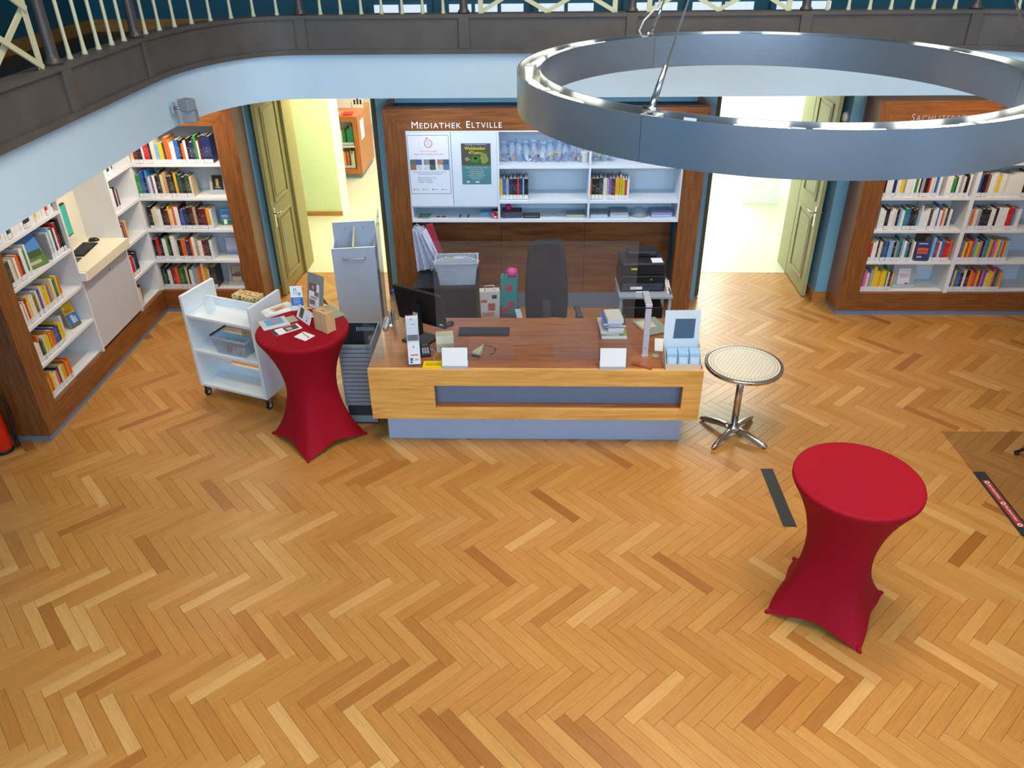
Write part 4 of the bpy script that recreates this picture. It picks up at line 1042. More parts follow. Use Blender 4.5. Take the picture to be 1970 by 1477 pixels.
PT = lambda s, x, z, sz, m, al='CENTER', xs=1: text('poster_text', s, sz, m, p1, FRONT(x, -.0004, z), .0003, al, xs=xs)
for i, s in enumerate(('NUR', 'MUT', 'TEAM')): PT(s, .222, .590-i*.017, .017, mat('poster_grey_text', '8a97a6', .6))
PT('Es ist nie zu spät,', .222, .488, .025, M_RT); PT('lesen und schreiben zu lernen.', .222, .458, .025, M_RT)
for i, cs in enumerate((('9a6b4c', 'c7d2d8', '5d6f60', '4a5a9a'), ('e0e0e0', '56604f', '8a8a86', '3a3d42'), ('d8cfc4', '5f7f9f', 'a9866a', '46607c'))):
    x0 = .02+i*.142
    for j, cc in enumerate(cs):
        part('photo_print', mat('photo_'+cc, cc, .6, var=.6, vscale=60), p1, (x0+(j % 2)*.062, -.0006, .300+(j//2)*.055, x0+(j % 2)*.062+.062, -.0002, .300+(j//2)*.055+.055))
PT('Informieren Sie sich über Lese- und Schreibkurse', .222, .272, .0175, M_INK); PT('für Erwachsene bei Ihrer Mediathek', .222, .252, .0175, M_INK)
for i, s in enumerate(('08.03.2022, 10 bis 13 Uhr', 'Platz der Mediathek', 'Parkplatz 1, Rheingau')): PT(s, .09, .210-i*.022, .0185, M_INK, 'LEFT')
for i, (cc) in enumerate(('b8433c', '8a8f98', '2f4f8f', '6f8f6f')):
    part('sponsor_mark', mat('sponsor_'+cc, cc, .6), p1, (.035+i*.10, -.0006, .085, .047+i*.10, -.0002, .099)); part('sponsor_mark', mat('sponsor_line', 'a9aeb8', .6), p1, (.052+i*.10, -.0006, .089, .098+i*.10, -.0002, .095))
lo = poster('paper_sheet', 'plain white sheet taped under the literacy poster', -1.33, YM-.0082, 1.408, .445, .13, M_PSTR, 'paper')
p2 = poster('poster', 'green forest poster with yellow heading on the white cabinet door', -.776, YM-.0085, 1.647, .306, .427, c_('pgreen', '4f8387'))
part('picture', c_('forest', '4c5040'), p2, (0, -.0006, .20, .306, -.0001, .405)); part('heading_band', c_('hviolet', '4a4570'), p2, (0, -.0006, .405, .306, -.0001, .427))
for x0, z0, x1, z1, m in ((.09, .225, .20, .30, c_('moss', '3f7d2e')), (.035, .245, .085, .285, c_('barkp', '9a8a74')), (.19, .215, .28, .33, c_('fern', '7f9440')), (.13, .265, .165, .285, c_('mossl', '6fb04a')), (0, .20, .306, .222, c_('soil', '4a4638'))):
    mb = MB(); n = 14
    mb.prism([((x0+x1)/2+(x1-x0)/2*math.cos(2*math.pi*k/n)*(1+.2*math.sin(k*5)), (z0+z1)/2+(z1-z0)/2*math.sin(2*math.pi*k/n)*(1+.2*math.cos(k*3))) for k in range(n)], -.0012, -.0006, 'y')
    if x0: mb.build('picture_detail', m, p2)
P2 = lambda s, x, z, sz, m, xs=1: text('poster_text', s, sz, m, p2, FRONT(x, -.0016, z), .0003, 'CENTER', xs=xs)
M_YT = mat('poster_yellow_text', 'e8e020', .5, var=.01)
P2('Ferienprogramm Mediathek Eltville', .153, .411, .0155, M_PAPER)
P2('Waldatelier', .145, .362, .046, M_YT); P2('4Teens', .145, .318, .046, M_YT)
P2('Dienstag, 12. April bis Freitag, 15. April', .153, .172, .0145, M_PAPER)
for i in range(6): P2(('jeweils von 10 bis 14 Uhr', 'Ein kreatives Programm im Wald', 'für Kinder und Jugendliche', 'Wir gestalten mit Naturmaterialien', 'Anmeldung in der Mediathek', 'Mediathek Eltville')[i], .153, .150-i*.019, .0125, M_PAPER)
part('logo_mark', M_PAPER, p2, (.05, -.001, .018, .075, -.0005, .034)); part('logo_mark', M_PAPER, p2, (.14, -.001, .018, .18, -.0005, .03))

# ---------------------------------------------------------------- things in the wall unit
SHZ = 1.8382
# plastic bags of small things on the top shelf
M_BAG = glass('clear_bag', (.86, .92, .98), .20, .8, .15)
cols = ['2f7fd0', 'd8663a', '3a6fc0', 'cfd8e0', '5c4a78', 'd8dce0', 'e0b040', '8a4a5a', '4a6fb0', 'c23a4a', '7fa0b8', 'e0c030', '4f9f6f', 'b04a7a']
rg_ = random.Random(3)
names = ['orange blocks', 'blue bricks', 'green stick toys', 'glittering blue shreds', 'orange figures', 'white bones', 'grey gadgets', 'purple string', 'red and pink pieces', 'yellow and red discs', 'silver rings', 'brown pebbles', 'grey shards']
bx = XD1+.03
def bag(x, w_, h, col, label):
    o = thing('toy_bag', label, 'bag', (XM+x, YM+.15+rg_.uniform(0, .05), SHZ+e), 0, 'clear bags of small things on the top shelf')
    n = 12; vs_ = []; lean = rg_.uniform(-.14, .14)
    for z, s, f in ((0, .75, .8), (.02, .98, 1.05), (h*.3, .95, 1.0), (h*.55, .88, .7), (h*.72, .62, .35), (h*.82, .42, .22), (h*.90, .55, .16), (h, .8, .10)):
        for k in range(n):
            a = 2*math.pi*k/n; j = 1+rg_.uniform(-.2, .06)
            vs_.append((w_/2*s*j*math.cos(a)+lean*z, .045*f*j*math.sin(a), z*(1+rg_.uniform(-.05, .05))))
    fs = [(i*n+j, i*n+(j+1) % n, (i+1)*n+(j+1) % n, (i+1)*n+j) for i in range(7) for j in range(n)]+[tuple(range(n-1, -1, -1))]
    MB().add(vs_, fs).build('plastic_film', M_BAG, o)
    for k in range(9):
        M = Matrix.Translation((rg_.uniform(-.34, .34)*w_, rg_.uniform(-.018, .018), .018+rg_.uniform(0, .07))) @ Matrix.Rotation(rg_.uniform(0, 3), 4, 'Y') @ Matrix.Rotation(rg_.uniform(0, 3), 4, 'X')
        MB().obox(M, rg_.uniform(.018, .045), rg_.uniform(.012, .024), rg_.uniform(.012, .03)).build('small_toy', mat('toy_'+(col if k % 2 else cols[k]), col if k % 2 else cols[k], .4), o, bevel=.002)
    zt = h*.86
    MB().tube([(lean*zt-.02, -.012, zt), (lean*zt, -.022, zt+.004), (lean*zt+.02, -.012, zt), (lean*zt+.03, -.02, zt-.03), (lean*zt+.04, -.03, zt-.02), (lean*zt+.045, -.025, zt+.03)], .0035, 6).build('blue_tie', mat('blue_tie', '2a6fc4', .5), o, smooth=True)
for i in range(11):
    bag(bx+.04+i*.079, .082, .20+.06*rg_.random(), cols[i], f'clear plastic bag of {names[i]} with blue tie on the top cabinet shelf')
for i in range(3):
    bag(XD2+.06+i*.085, .075, .16, cols[11+i % 3], f'clear bag of {["brown pebbles", "grey shards", "pale shells"][i]} beyond the cabinet divider')
tubm = thing('white_tub', 'white plastic tub beside the toy bags on the top shelf', 'tub', (XM+.415, YM+.16, SHZ+e))
MB().lathe([(.038, 0), (.046, .10)], 24).build('body', mat('tub_white', 'cfd0cc', .5), tubm, smooth=False); MB().lathe([(.049, .10), (.049, .112), (.03, .113)], 24).build('lid', M_WHITE, tubm)
# low bottom compartment
ZL = 1.2512
def flatthing(name, label, cat, x, y, w_, d, h, m, rz=0, extra=None, z=None):
    o = thing(name, label, cat, (XM+x, YM+y, (z or ZL)+e), rz)
    part('body', m, o, (0, 0, 0, w_, d, h), bevel=min(.002, h/4))
    if extra: extra(o)
    return o
flatthing('picture_card', 'small printed postcard lying in the low cabinet compartment', 'card', -1.39, .05, .13, .16, .004, c_('pc', '8ca094'), R(-4), lambda o: part('print', c_('pcr', 'b8644c'), o, (.01, .02, .0041, .05, .06, .0046)))
o = thing('round_stickers', 'pair of round stickers on a card in the low compartment', 'card', (XM-1.2, YM+.06, ZL+e)); part('card', M_PAPER, o, (0, 0, 0, .13, .08, .001))
for x in (.035, .095): MB().lathe([(.027, .001), (.027, .0018)], 20, (x, .04, 0)).build('round_print', c_('rst', 'b06058'), o)
o = thing('name_tag', 'two small grey clips lying in the low compartment', 'clip', (XM-.93, YM+.07, ZL+e)); part('bar', M_DGREY, o, (0, 0, 0, .012, .10, .006)); part('bar', M_DGREY, o, (.09, 0, 0, .102, .10, .006)); part('link', M_LGREY, o, (.012, .045, 0, .09, .055, .003))
o = thing('cube_puzzle', 'red, pink and orange checkered box by the cabinet divider', 'box', (XM-.575, YM+.045, ZL+e))
part('body', c_('cubek', '4a2a3a'), o, (0, 0, 0, .078, .07, .085), bevel=.002)
for i in range(3):
    for j in range(3): part('coloured_square', mat('sq_%d' % (i*3+j), ['e0603a', 'd83a5a', 'f0c0b0', 'e8a06a', 'e06a90', 'f2d6d0', '6a2a30', '3a1f2c', 'c03a3a'][(i*2+j*4) % 9], .4), o, (.004+i*.025, -.0012, .006+j*.026, .026+i*.025, -.0002, .029+j*.026))
flatthing('glove_pack', 'light blue folded packet hanging over the low compartment', 'packet', -.70, .15, .18, .10, .03, c_('ltb', '7fb4dc'), R(6))
flatthing('boxed_set', 'dark illustrated box in the low compartment under the comics', 'box', -.46, .05, .215, .17, .06, c_('dbox', '3c4656'), R(2), lambda o: part('print', c_('dboxp', '7a4a50'), o, (.02, .02, .0602, .19, .14, .0608)))
o = thing('pink_ball', 'pink spiky ball lying on the dark illustrated box', 'ball', (XM-.395, YM+.14, ZL+.062))
MB().lathe([(.004, 0), (.022, .006), (.034, .022), (.036, .036), (.030, .052), (.016, .064), (.004, .067)], 20).build('ball_body', c_('pinkb', 'd6287f'), o, smooth=True)
mb = MB()
for k in range(26):
    a, b = k*2.4, math.acos(1-2*(k+.5)/26); dv = Vector((math.sin(b)*math.cos(a), math.sin(b)*math.sin(a), math.cos(b))); p = Vector((0, 0, .034)); mb.cyl(p+dv*.03, p+dv*.041, .005, .002, 6)
q = mb.build('spikes', MATS['print_pinkb'], o); q['kind'] = 'stuff'
flatthing('tablet', 'black framed tablet leaning flat in the low compartment', 'tablet', -.235, .05, .185, .16, .010, M_BLACK, 0, lambda o: part('screen', mat('tablet_screen', '6f7478', .25), o, (.012, .012, .0102, .173, .148, .0108)))
flatthing('key_fob', 'small pair of red and white tags on the low shelf', 'tag', .075, .12, .065, .06, .006, M_PAPER, 0, lambda o: (part('print', c_('rtag', 'c03030'), o, (.004, .006, .0062, .03, .03, .0068)), part('print', c_('rtag', 'c03030'), o, (.036, .006, .0062, .061, .03, .0068))))
flatthing('silver_packet', 'silver foil packet with green stripe on the low shelf', 'packet', .235, .07, .20, .16, .03, mat('silver_foil', 'b4bcc4', .3, .6, .1), R(-1), lambda o: part('stripe', c_('gst', '9ab02c'), o, (.005, -.001, .010, .195, 0, .018)))
for i, (x, w_) in enumerate(((.495, .19), (.71, .20))):
    flatthing('plastic_tray', ('stack of clear plastic trays against the cabinet divider', 'clear plastic tray with bright edges in the low compartment')[i], 'tray', x, .06, w_, .2, .035+.02*i, mat('clear_tray', '9fb2c2', .2, .2, .1), 0, lambda o, w_=w_: (part('rim', M_WHITE, o, (.004, -.002, .012, w_-.004, -.0005, .016)), part('rim', M_WHITE, o, (.004, -.002, .026, w_-.004, -.0005, .030))))
o = thing('plastic_bowl', 'clear plastic dome bowl between the trays in the low compartment', 'bowl', (XM+1.03, YM+.16, ZL+e))
MB().lathe([(.095, 0), (.105, .006), (.09, .04), (.06, .075), (.02, .09)], 26).build('dome', M_BAG, o, smooth=True); MB().lathe([(.108, 0), (.108, .004), (.09, .004)], 26).build('rim', glass('clear_rim', (.85, .9, .95), .3), o)
flatthing('plastic_sleeves', 'pile of bluish plastic sleeves at the end of the low compartment', 'sleeve pile', 1.16, .06, .22, .2, .05, mat('bluish_sleeves', '9aa8cc', .25, 0, .1), R(3), lambda o: (part('sheet', MATS['bluish_sleeves'], o, (.01, -.012, .05, .23, .19, .053)), part('sheet', M_WHITE, o, (.0, -.004, .02, .215, -.0005, .024))))
# far-left grey stub: sticker under the shelf edge

# ---------------------------------------------------------------- on and around the desk
DT = DZ+.0004
M_SCREEN = glass('acrylic_screen', (.92, .94, .97), .014, .8, .03)
gs = thing('acrylic_screen', 'large clear acrylic sneeze screen with pass-through slot standing on the desk', 'screen', (0, 5.9, DT))
MB().prism([(-.828, .003), (-.178, .003), (-.178, .163), (.157, .163), (.157, .003), (.816, .003), (.816, 1.083), (-.828, 1.083)], -.002, .002, 'y').build('pane', M_SCREEN, gs)
for x in (-.675, .652):
    part('foot', mat('acrylic_foot', 'b9c0c8', .3), gs, (x-.10, -.03, 0, x+.10, -.003, .012)); part('foot', MATS['acrylic_foot'], gs, (x-.10, .003, 0, x+.10, .03, .012))
M_CLEAR = glass('clear_acrylic', (.93, .95, .97), .035, 1.2, .03)
sg = thing('acrylic_screen', 'clear acrylic side screen on the end of the desk by the trolley', 'screen', (-1.40, 6.45, DT))
MB().prism([(0, .003), (.262, .003), (.30, 1.08), (.0, .86)], -.002, .002, 'x').build('pane', M_CLEAR, sg)
part('foot', MATS['acrylic_foot'], sg, (-.012, .02, 0, -.0025, .24, .02)); part('foot', MATS['acrylic_foot'], sg, (.0025, .02, 0, .03, .24, .02))
wg = thing('acrylic_screen', 'low angled acrylic pane at the desk corner near the leaflet rack', 'screen', (-1.395, 5.795, DT))
a = math.atan2(.126, .095)
MB().box(0, -.002, 0, .155, .002, .285).xf(Matrix.Rotation(a, 4, 'Z')).build('pane', M_CLEAR, wg)
MB().box(.155, -.002, 0, .157, .24, .285).xf(Matrix.Rotation(a, 4, 'Z')).build('pane', M_CLEAR, wg)
for x, lb_ in ((-.675, 'white folded counter card with black top beside the yellow note'), (.652, 'white folded counter card with black top beside the wooden bar')):
    o = thing('counter_card', lb_, 'counter card', (x, 5.752, DT))
    MB().hexa([(-.108, 0, .03), (.108, 0, .03), (.108, .006, .03), (-.108, .006, .03), (-.108, .030, .186), (.108, .030, .186), (.108, .036, .186), (-.108, .036, .186)]).build('front_plate', M_WHITE, o)
    part('base', M_LGREY, o, (-.108, -.004, 0, .108, .10, .0295)); MB().hexa([(-.108, .037, .1755), (.108, .037, .1755), (.108, .095, .0305), (-.108, .095, .0305), (-.108, .030, .1865), (.108, .030, .1865), (.108, .10, .0305), (-.108, .10, .0305)]).build('back_plate', M_BLACK, o)
o = thing('note_pad', 'bright yellow note pad on the desk beside the leaflet rack', 'note pad', (-.953, 5.76, DT))
MB().hexa([(0, 0, 0), (.168, -.006, 0), (.168, .09, 0), (.004, .09, 0), (0, 0, .012), (.168, -.006, .012), (.168, .09, .02), (.004, .09, .02)]).build('sheets', mat('yellow_note', 'e6c400', .5, var=.05), o)
for j in range(3): MB().box(.02, .02+j*.018, .0195, .15, .026+j*.018, .0199).build('printed_line', mat('note_print', 'b89a10', .6), o)
# leaflet rack
lr = thing('leaflet_rack', 'narrow clear leaflet rack with three white leaflets at the desk corner', 'leaflet rack', (-1.075, 5.775, DT), R(8))
MB().prism([(0, 0), (.11, 0), (.11, .02), (.02, .03), (.10, .42), (.095, .422), (0, .01)], 0, .112, 'x').build('rack_back', M_CLEAR, lr)
for i, (z, y) in enumerate(((.02, .012), (.14, .045), (.24, .075))):
    lf = MB().hexa([(.006, y, z), (.106, y, z), (.106, y+.003, z), (.006, y+.003, z), (.006, y+.04, z+.19), (.106, y+.04, z+.19), (.106, y+.043, z+.19), (.006, y+.043, z+.19)]).build('leaflet', M_PAPER, lr)
    def strip(z0, z1, x0, x1, m, y=y, z=z, lf=lf):
        f = lambda q: y-.0008+.04*(q-z)/.19
        MB().hexa([(x0, f(z0), z0), (x1, f(z0), z0), (x1, f(z0)+.0006, z0), (x0, f(z0)+.0006, z0), (x0, f(z1), z1), (x1, f(z1), z1), (x1, f(z1)+.0006, z1), (x0, f(z1)+.0006, z1)]).build('leaflet_print', m, lf)
    if i == 0:
        strip(.05, .075, .02, .045, c_('eu', '3a4a9a')); strip(.05, .07, .06, .09, c_('sun', 'd8b0a0')); strip(.03, .045, .02, .04, c_('eu', '3a4a9a')); strip(.095, .105, .025, .09, M_RT); strip(.165, .178, .05, .062, M_RT)
    elif i == 1: strip(.22, .27, .01, .102, c_('coll', '6f6560')); strip(.235, .26, .02, .04, c_('pc2', 'a8c0d8')); strip(.235, .26, .06, .085, c_('pc2', 'a8c0d8'))
    else: strip(.39, .405, .045, .055, c_('pin', 'a05a30')); strip(.35, .36, .05, .08, c_('pc2', 'a8c0d8')); strip(.425, .4295, .01, .1, c_('rtag', 'c03030'))
# pen cup behind the side screen
pc = thing('pen_cup', 'clear cup with pens behind the side screen on the desk', 'pen cup', (-1.335, 6.56, DT))
MB().lathe([(.032, 0), (.036, .10), (.034, .10), (.03, .004)], 18).build('cup', M_CLEAR, pc)
for k, cc in enumerate(('2f6f4a', '2a3a8a', '3a4fc0', '1c1c20')):
    a = k*1.6; MB().cyl((.012*math.cos(a), .012*math.sin(a), .006), (.028*math.cos(a), .028*math.sin(a), .15), .004, n=8).build('pen', mat('pen_'+cc, cc, .3), pc)
for i, (x, y, h) in enumerate(((-1.325, 6.69, .30), (-1.22, 6.66, .27))):
    o = thing('water_bottle', ('clear water bottle with blue cap behind the side screen', 'clear water bottle with blue cap behind the monitor')[i], 'bottle', (x, y, DT))
    MB().lathe([(.03, 0), (.033, .01), (.033, h*.65), (.014, h*.86), (.012, h*.92)], 16).build('bottle_body', M_CLEAR, o, smooth=True); MB().lathe([(.015, h*.90), (.015, h)], 14).build('cap', mat('blue_cap', '2c48b8', .4), o)
# monitor on the desk, seen from behind
dm = thing('monitor', 'black monitor on the service desk seen from behind', 'monitor', (-1.02, 6.30, DT), R(-30))
MB().obox(Matrix.Translation((0, .0, .32)) @ Matrix.Rotation(R(9), 4, 'X'), .52, .035, .34).build('case', M_BLACK, dm, bevel=.006)
MB().obox(Matrix.Translation((0, .021, .32)) @ Matrix.Rotation(R(9), 4, 'X'), .49, .004, .30).build('screen', mat('dark_screen', '0b0c0f', .15), dm)
MB().obox(Matrix.Translation((0, -.045, .22)), .07, .05, .30).build('neck', M_BLACK, dm, bevel=.004); part('foot', M_BLACK, dm, (-.13, -.14, 0, .13, .09, .018), bevel=.006)
MB().obox(Matrix.Translation((0.0, -.075, .24)), .05, .006, .10).build('neck_plate', M_LGREY, dm)
MB().obox(Matrix.Translation((.22, -.0195+.022, .19)) @ Matrix.Rotation(R(9), 4, 'X'), .035, .001, .014).build('sticker', M_PAPER, dm)
MB().lathe([(.013, 0), (.013, .001)], 14).xf(Matrix.Translation((.20, .0, .225)) @ Matrix.Rotation(R(99), 4, 'X')).build('yellow_dot', M_YT, dm)
keyboard('dark keyboard behind the acrylic screen on the service desk', (-.70, 6.345, DT), 0, .465, .145)
mouse('black mouse beside the monitor on the service desk', (-.80, 6.56, DT), R(-40))
lp = thing('label_printer', 'cream label printer on the service desk beside the monitor', 'printer', (-.86, 6.02, DT), R(8))
M_BEIGE = mat('beige_plastic', 'cfc5a2', .5, var=.03)
MB().prism([(0, 0), (.17, 0), (.17, .11), (.13, .15), (.03, .15), (0, .09)], 0, .155, 'x').build('housing', M_BEIGE, lp, bevel=.008)
part('paper_slot', M_DGREY, lp, (.03, -.002, .05, .125, .0005, .056)); part('lid_seam', M_LGREY, lp, (.156, .04, .1, .158, .13, .104))
bs = thing('barcode_scanner', 'cream handheld barcode scanner lying on the desk', 'scanner', (-.50, 6.005, DT), R(-18))
MB().hexa([(-.03, -.05, 0), (.04, -.05, 0), (.035, .05, 0), (-.025, .05, 0), (-.035, -.05, .05), (.045, -.05, .05), (.03, .05, .04), (-.02, .05, .04)]).build('head', M_BEIGE, bs, bevel=.006)
part('window', M_DGREY, bs, (-.032, -.056, .004, .042, -.0505, .026)); MB().tube([(0, .045, .025), (0, .09, .022), (.0, .13, .02)], [.016, .014, .012], 8).build('grip', M_BEIGE, bs, smooth=True)
MB().tube([(0, .13, .018), (.05, .17, .006), (.12, .14, .005), (.13, .06, .005), (.10, .02, .005)], .003, 6).build('cable', M_BLACK, bs)
ct = thing('card_terminal', 'black card terminal with cables beside the label printer', 'card terminal', (-.985, 5.94, DT), R(12))
MB().prism([(0, 0), (.15, 0), (.15, .05), (.10, .055), (0, .03)], 0, .085, 'x').build('housing', M_BLACK, ct, bevel=.006); part('display', mat('lcd', '586058', .3), ct, (.015, .105, .0555, .07, .14, .0575))
mb = MB()
for i in range(3):
    for j in range(4): mb.box(.012+i*.022, .012+j*.02, .034+j*.004, .028+i*.022, .024+j*.02, .042+j*.004)
mb.build('keypad', M_LGREY, ct)['kind'] = 'stuff'
MB().tube([(.08, .12, .02), (.12, .10, .01), (.135, .03, .005), (.10, -.04, .004), (.12, -.10, .004)], .003, 6).build('cable', M_LGREY, ct)
# stack of books on the desk
stk = [('green-edged picture book at the bottom of the desk stack', .226, .27, .012, 'pale', .60, 6.295, 0, 'white'), ('yellow-green picture book second from the desk in the stack', .232, .27, .016, 'ygreen', .595, 6.30, 1, 'lime green'),
       ('slim white booklet in the desk book stack', .15, .22, .010, 'w', .605, 6.32, -3, 'white'), ('slim tan booklet in the desk book stack', .18, .20, .009, 't', .62, 6.31, 3, 'tan'),
       ('large sage green book in the middle of the desk stack', .20, .29, .020, 'sage', .59, 6.30, 3, 'off-white'), ('small thick white paperback in the desk stack', .138, .19, .030, 'w', .655, 6.30, 0, 'white'),
       ('black covered book sticking out of the desk stack', .155, .21, .012, 'b', .63, 6.33, 2, 'black'), ('grey covered book with orange corner in the desk stack', .15, .2, .020, 'g', .66, 6.32, -2, 'charcoal'),
       ('blue covered book near the top of the desk stack', .165, .23, .020, 'bl', .612, 6.30, 4, 'blue'), ('off-white thick book on top of the desk stack', .142, .215, .040, 'ow', .645, 6.29, 6, 'off-white')]
z = DT
for lab_, w_, d, t, _, x, y, rz, cn in stk:
    o = cover_geo(t, w_, d).xf(Matrix.Rotation(R(90), 4, 'Y')).xf(Matrix.Translation((0, 0, t)))
    # lying flat: spine towards -y
    o = MB(); c = .0018
    o.prism([(0, 0), (d, 0), (d, c), (c, c), (c, t-c), (d, t-c), (d, t), (0, t)], 0, w_, 'x')
    b_ = o.build('book', book_mat(cn), None, (x, y, z+.0002), (0, 0, R(rz))); tag(b_, lab_, 'book', 'books stacked on the desk')
    MB().box(.003, c+.0003, c+.0001, w_-.003, d-.003, t-c-.0001).build('page_block', M_PAGES, b_)
    MB().box(-.0006, .0, c, -.0001, d-.01, t-c).build('page_edge', M_PAPER, b_)
    MB().box(.0, -.0006, c, w_, -.0001, t-c).build('spine_face', M_PAPER if cn in ('white', 'off-white', 'lime green', 'charcoal', 'blue', 'black') else M_LABEL, b_)
    z += t+.0004
# desk lamp
dl = thing('desk_lamp', 'slim silver desk lamp with flat folded arm on the service desk', 'lamp', (.95, 6.0, DT))
M_SILVER = mat('silver_plastic', 'c3c6d6', .35, .3, .03)
part('column', M_SILVER, dl, (-.026, -.012, 0, .026, .012, .46), bevel=.004); part('hinge', M_DGREY, dl, (-.027, -.013, .452, .027, .013, .462))
part('arm', M_SILVER, dl, (-.028, -.016, .463, .028, .26, .492), bevel=.004); part('led_strip', M_WHITE, dl, (-.02, .05, .4615, .02, .24, .463)); part('button', M_DGREY, dl, (-.004, -.0135, .07, .004, -.0122, .078)); part('foot', M_SILVER, dl, (-.03, -.016, 0, .03, .016, .006))
wb = tag(MB().obox(Matrix.Translation((0, 0, .0075)), .185, .036, .014).build('wooden_bar', wood('reddish_bar', '7a2f18', 'b0602c', 'x'), None, (.905, 5.808, DT), (0, 0, R(-33)), bevel=.004), 'small reddish wooden bar lying near the front desk edge', 'wooden bar')
# display box with info board
db = thing('leaflet_box', 'cream counter box with white board and three piles of blue leaflets', 'leaflet display', (1.09, 5.745, DT), R(1.5))
M_BOXC = mat('cream_card', 'd6c0a8', .6)
MB().prism([(0, 0), (.30, 0), (.30, .055), (0, .055)], 0, .004, 'y').build('front_lip', M_BOXC, db)
for x in (0, .296): MB().prism([(0, 0), (.15, 0), (.15, .20), (.0, .055)], x, x+.004, 'x').build('side_wall', M_BOXC, db)
part('bottom', M_BOXC, db, (.004, .004, 0, .296, .15, .004)); MB().hexa([(0, .150, 0), (.30, .150, 0), (.30, .154, 0), (0, .154, 0), (-.005, .185, .465), (.29, .185, .465), (.29, .189, .465), (-.005, .189, .465)]).build('board', mat('board_white', 'cfdcea', .5), db)
bd = MB().hexa([(.075, .1635, .215), (.25, .1635, .215), (.25, .1655, .215), (.075, .1655, .215), (.085, .1775, .39), (.252, .1775, .39), (.252, .1795, .39), (.085, .1795, .39)]).build('notice', c_('slate', '44607a'), db)
MT = Matrix.Translation((.17, .1755, .355)) @ Matrix.Rotation(R(85.5), 4, 'X')
text('notice_text', 'Mediathek Eltville', .0215, M_PAPER, db, MT, .0003, 'CENTER'); text('notice_text', 'mehr als Bücher!', .013, M_PAPER, db, MT @ Matrix.Translation((.025, -.022, 0)), .0003, 'CENTER')
for i in range(7):
    M = MT @ Matrix.Translation((0.0, -.044-i*.0135, 0)); MB().obox(M, .14-.03*(i % 3 == 2), .004, .0006).build('notice_line', c_('sline', '8aa2b6'), db)
for i in range(3):
    x0 = .012+i*.095
    lf = MB().hexa([(x0, .012, .006), (x0+.088, .012, .006), (x0+.088, .075, .006), (x0, .075, .006), (x0, .035, .135), (x0+.088, .035, .135), (x0+.088, .10, .16), (x0, .10, .16)]).build('leaflet_pile', mat('leaflet_blue', '8fb6d4', .5), db)
    MB().hexa([(x0+.012, .016, .05), (x0+.076, .016, .05), (x0+.076, .018, .05), (x0+.012, .018, .05), (x0+.012, .0275, .105), (x0+.076, .0275, .105), (x0+.076, .03, .105), (x0+.012, .03, .105)]).build('leaflet_print', c_('lfp', 'b9d0e0'), lf)
    for (u0, w0, u1, w1, m) in ((.045, .06, .049, .105, M_INK), (.072, .06, .076, .105, M_INK), (.049, .10, .072, .105, M_INK), (.018, .06, .04, .085, c_('bee', 'e0962c'))):
        f = lambda q: .0115+.023*(q-.006)/.129
        MB().hexa([(x0+u0, f(w0)-.0012, w0), (x0+u1, f(w0)-.0012, w0), (x0+u1, f(w0)+.0002, w0), (x0+u0, f(w0)+.0002, w0), (x0+u0, f(w1)-.0012, w1), (x0+u1, f(w1)-.0012, w1), (x0+u1, f(w1)+.0002, w1), (x0+u0, f(w1)+.0002, w1)]).build('leaflet_print', m, lf)
# papers beside the lamp
o = thing('clipboard', 'grey-green folder with beige sheet behind the desk lamp', 'folder', (1.02, 6.35, DT), R(22))
part('folder', c_('ggreen', '8b958a'), o, (0, 0, 0, .24, .31, .012), bevel=.002); part('sheet', c_('bsheet', 'cdbfae'), o, (.02, .12, .0122, .16, .27, .014)); part('front_edge', c_('gdark', '5d6a66'), o, (.01, -.003, .002, .23, -.0005, .010))
tag(MB().box(0, 0, 0, .085, .235, .003).build('paper_sheet', M_PAPER, None, (1.045, 6.08, DT), (0, 0, R(-8))), 'white sheet of paper beside the cream leaflet box', 'paper')
tag(MB().lathe([(.03, 0), (.035, .004), (.02, .012)], 18).build('desk_puck', c_('pk', '8f9a94'), None, (1.045, 5.99, DT)), 'flat grey-green puck beside the leaflet box', 'desk puck')

# behind the desk
pd = thing('pedestal', 'black cabinet behind the desk under the wire basket', 'cabinet', (-1.24, 7.33, 0))
part('body', M_BLACK, pd, (0, 0, .03, .64, .48, .86), bevel=.004); part('drawer_front', M_BLACK, pd, (.01, -.012, .06, .63, -.0005, .44)); part('drawer_front', M_BLACK, pd, (.01, -.012, .45, .63, -.0005, .85)); part('plinth', M_DGREY, pd, (.02, .02, 0, .62, .46, .03))
bk = thing('wire_basket', 'grey plastic basket full of papers on the black cabinet', 'basket', (-.80, 7.49, .8603), R(3))
def open_box(w0, d0, w1, d1, h, t=.004):
    mb = MB()
    o = [(-w0/2, -d0/2, 0), (w0/2, -d0/2, 0), (w0/2, d0/2, 0), (-w0/2, d0/2, 0), (-w1/2, -d1/2, h), (w1/2, -d1/2, h), (w1/2, d1/2, h), (-w1/2, d1/2, h)]
    i = [(-w0/2+t, -d0/2+t, t), (w0/2-t, -d0/2+t, t), (w0/2-t, d0/2-t, t), (-w0/2+t, d0/2-t, t), (-w1/2+t, -d1/2+t, h), (w1/2-t, -d1/2+t, h), (w1/2-t, d1/2-t, h), (-w1/2+t, d1/2-t, h)]
    f = [(3, 2, 1, 0), (0, 1, 5, 4), (1, 2, 6, 5), (2, 3, 7, 6), (3, 0, 4, 7), (8, 9, 10, 11), (8, 12, 13, 9), (9, 13, 14, 10), (10, 14, 15, 11), (11, 15, 12, 8), (4, 5, 13, 12), (5, 6, 14, 13), (6, 7, 15, 14), (7, 4, 12, 15)]
    return mb.add(o+i, f)
open_box(.36, .20, .42, .26, .24).build('basket_body', glass('basket_film', (.75, .8, .85), .35, .5, .2), bk)
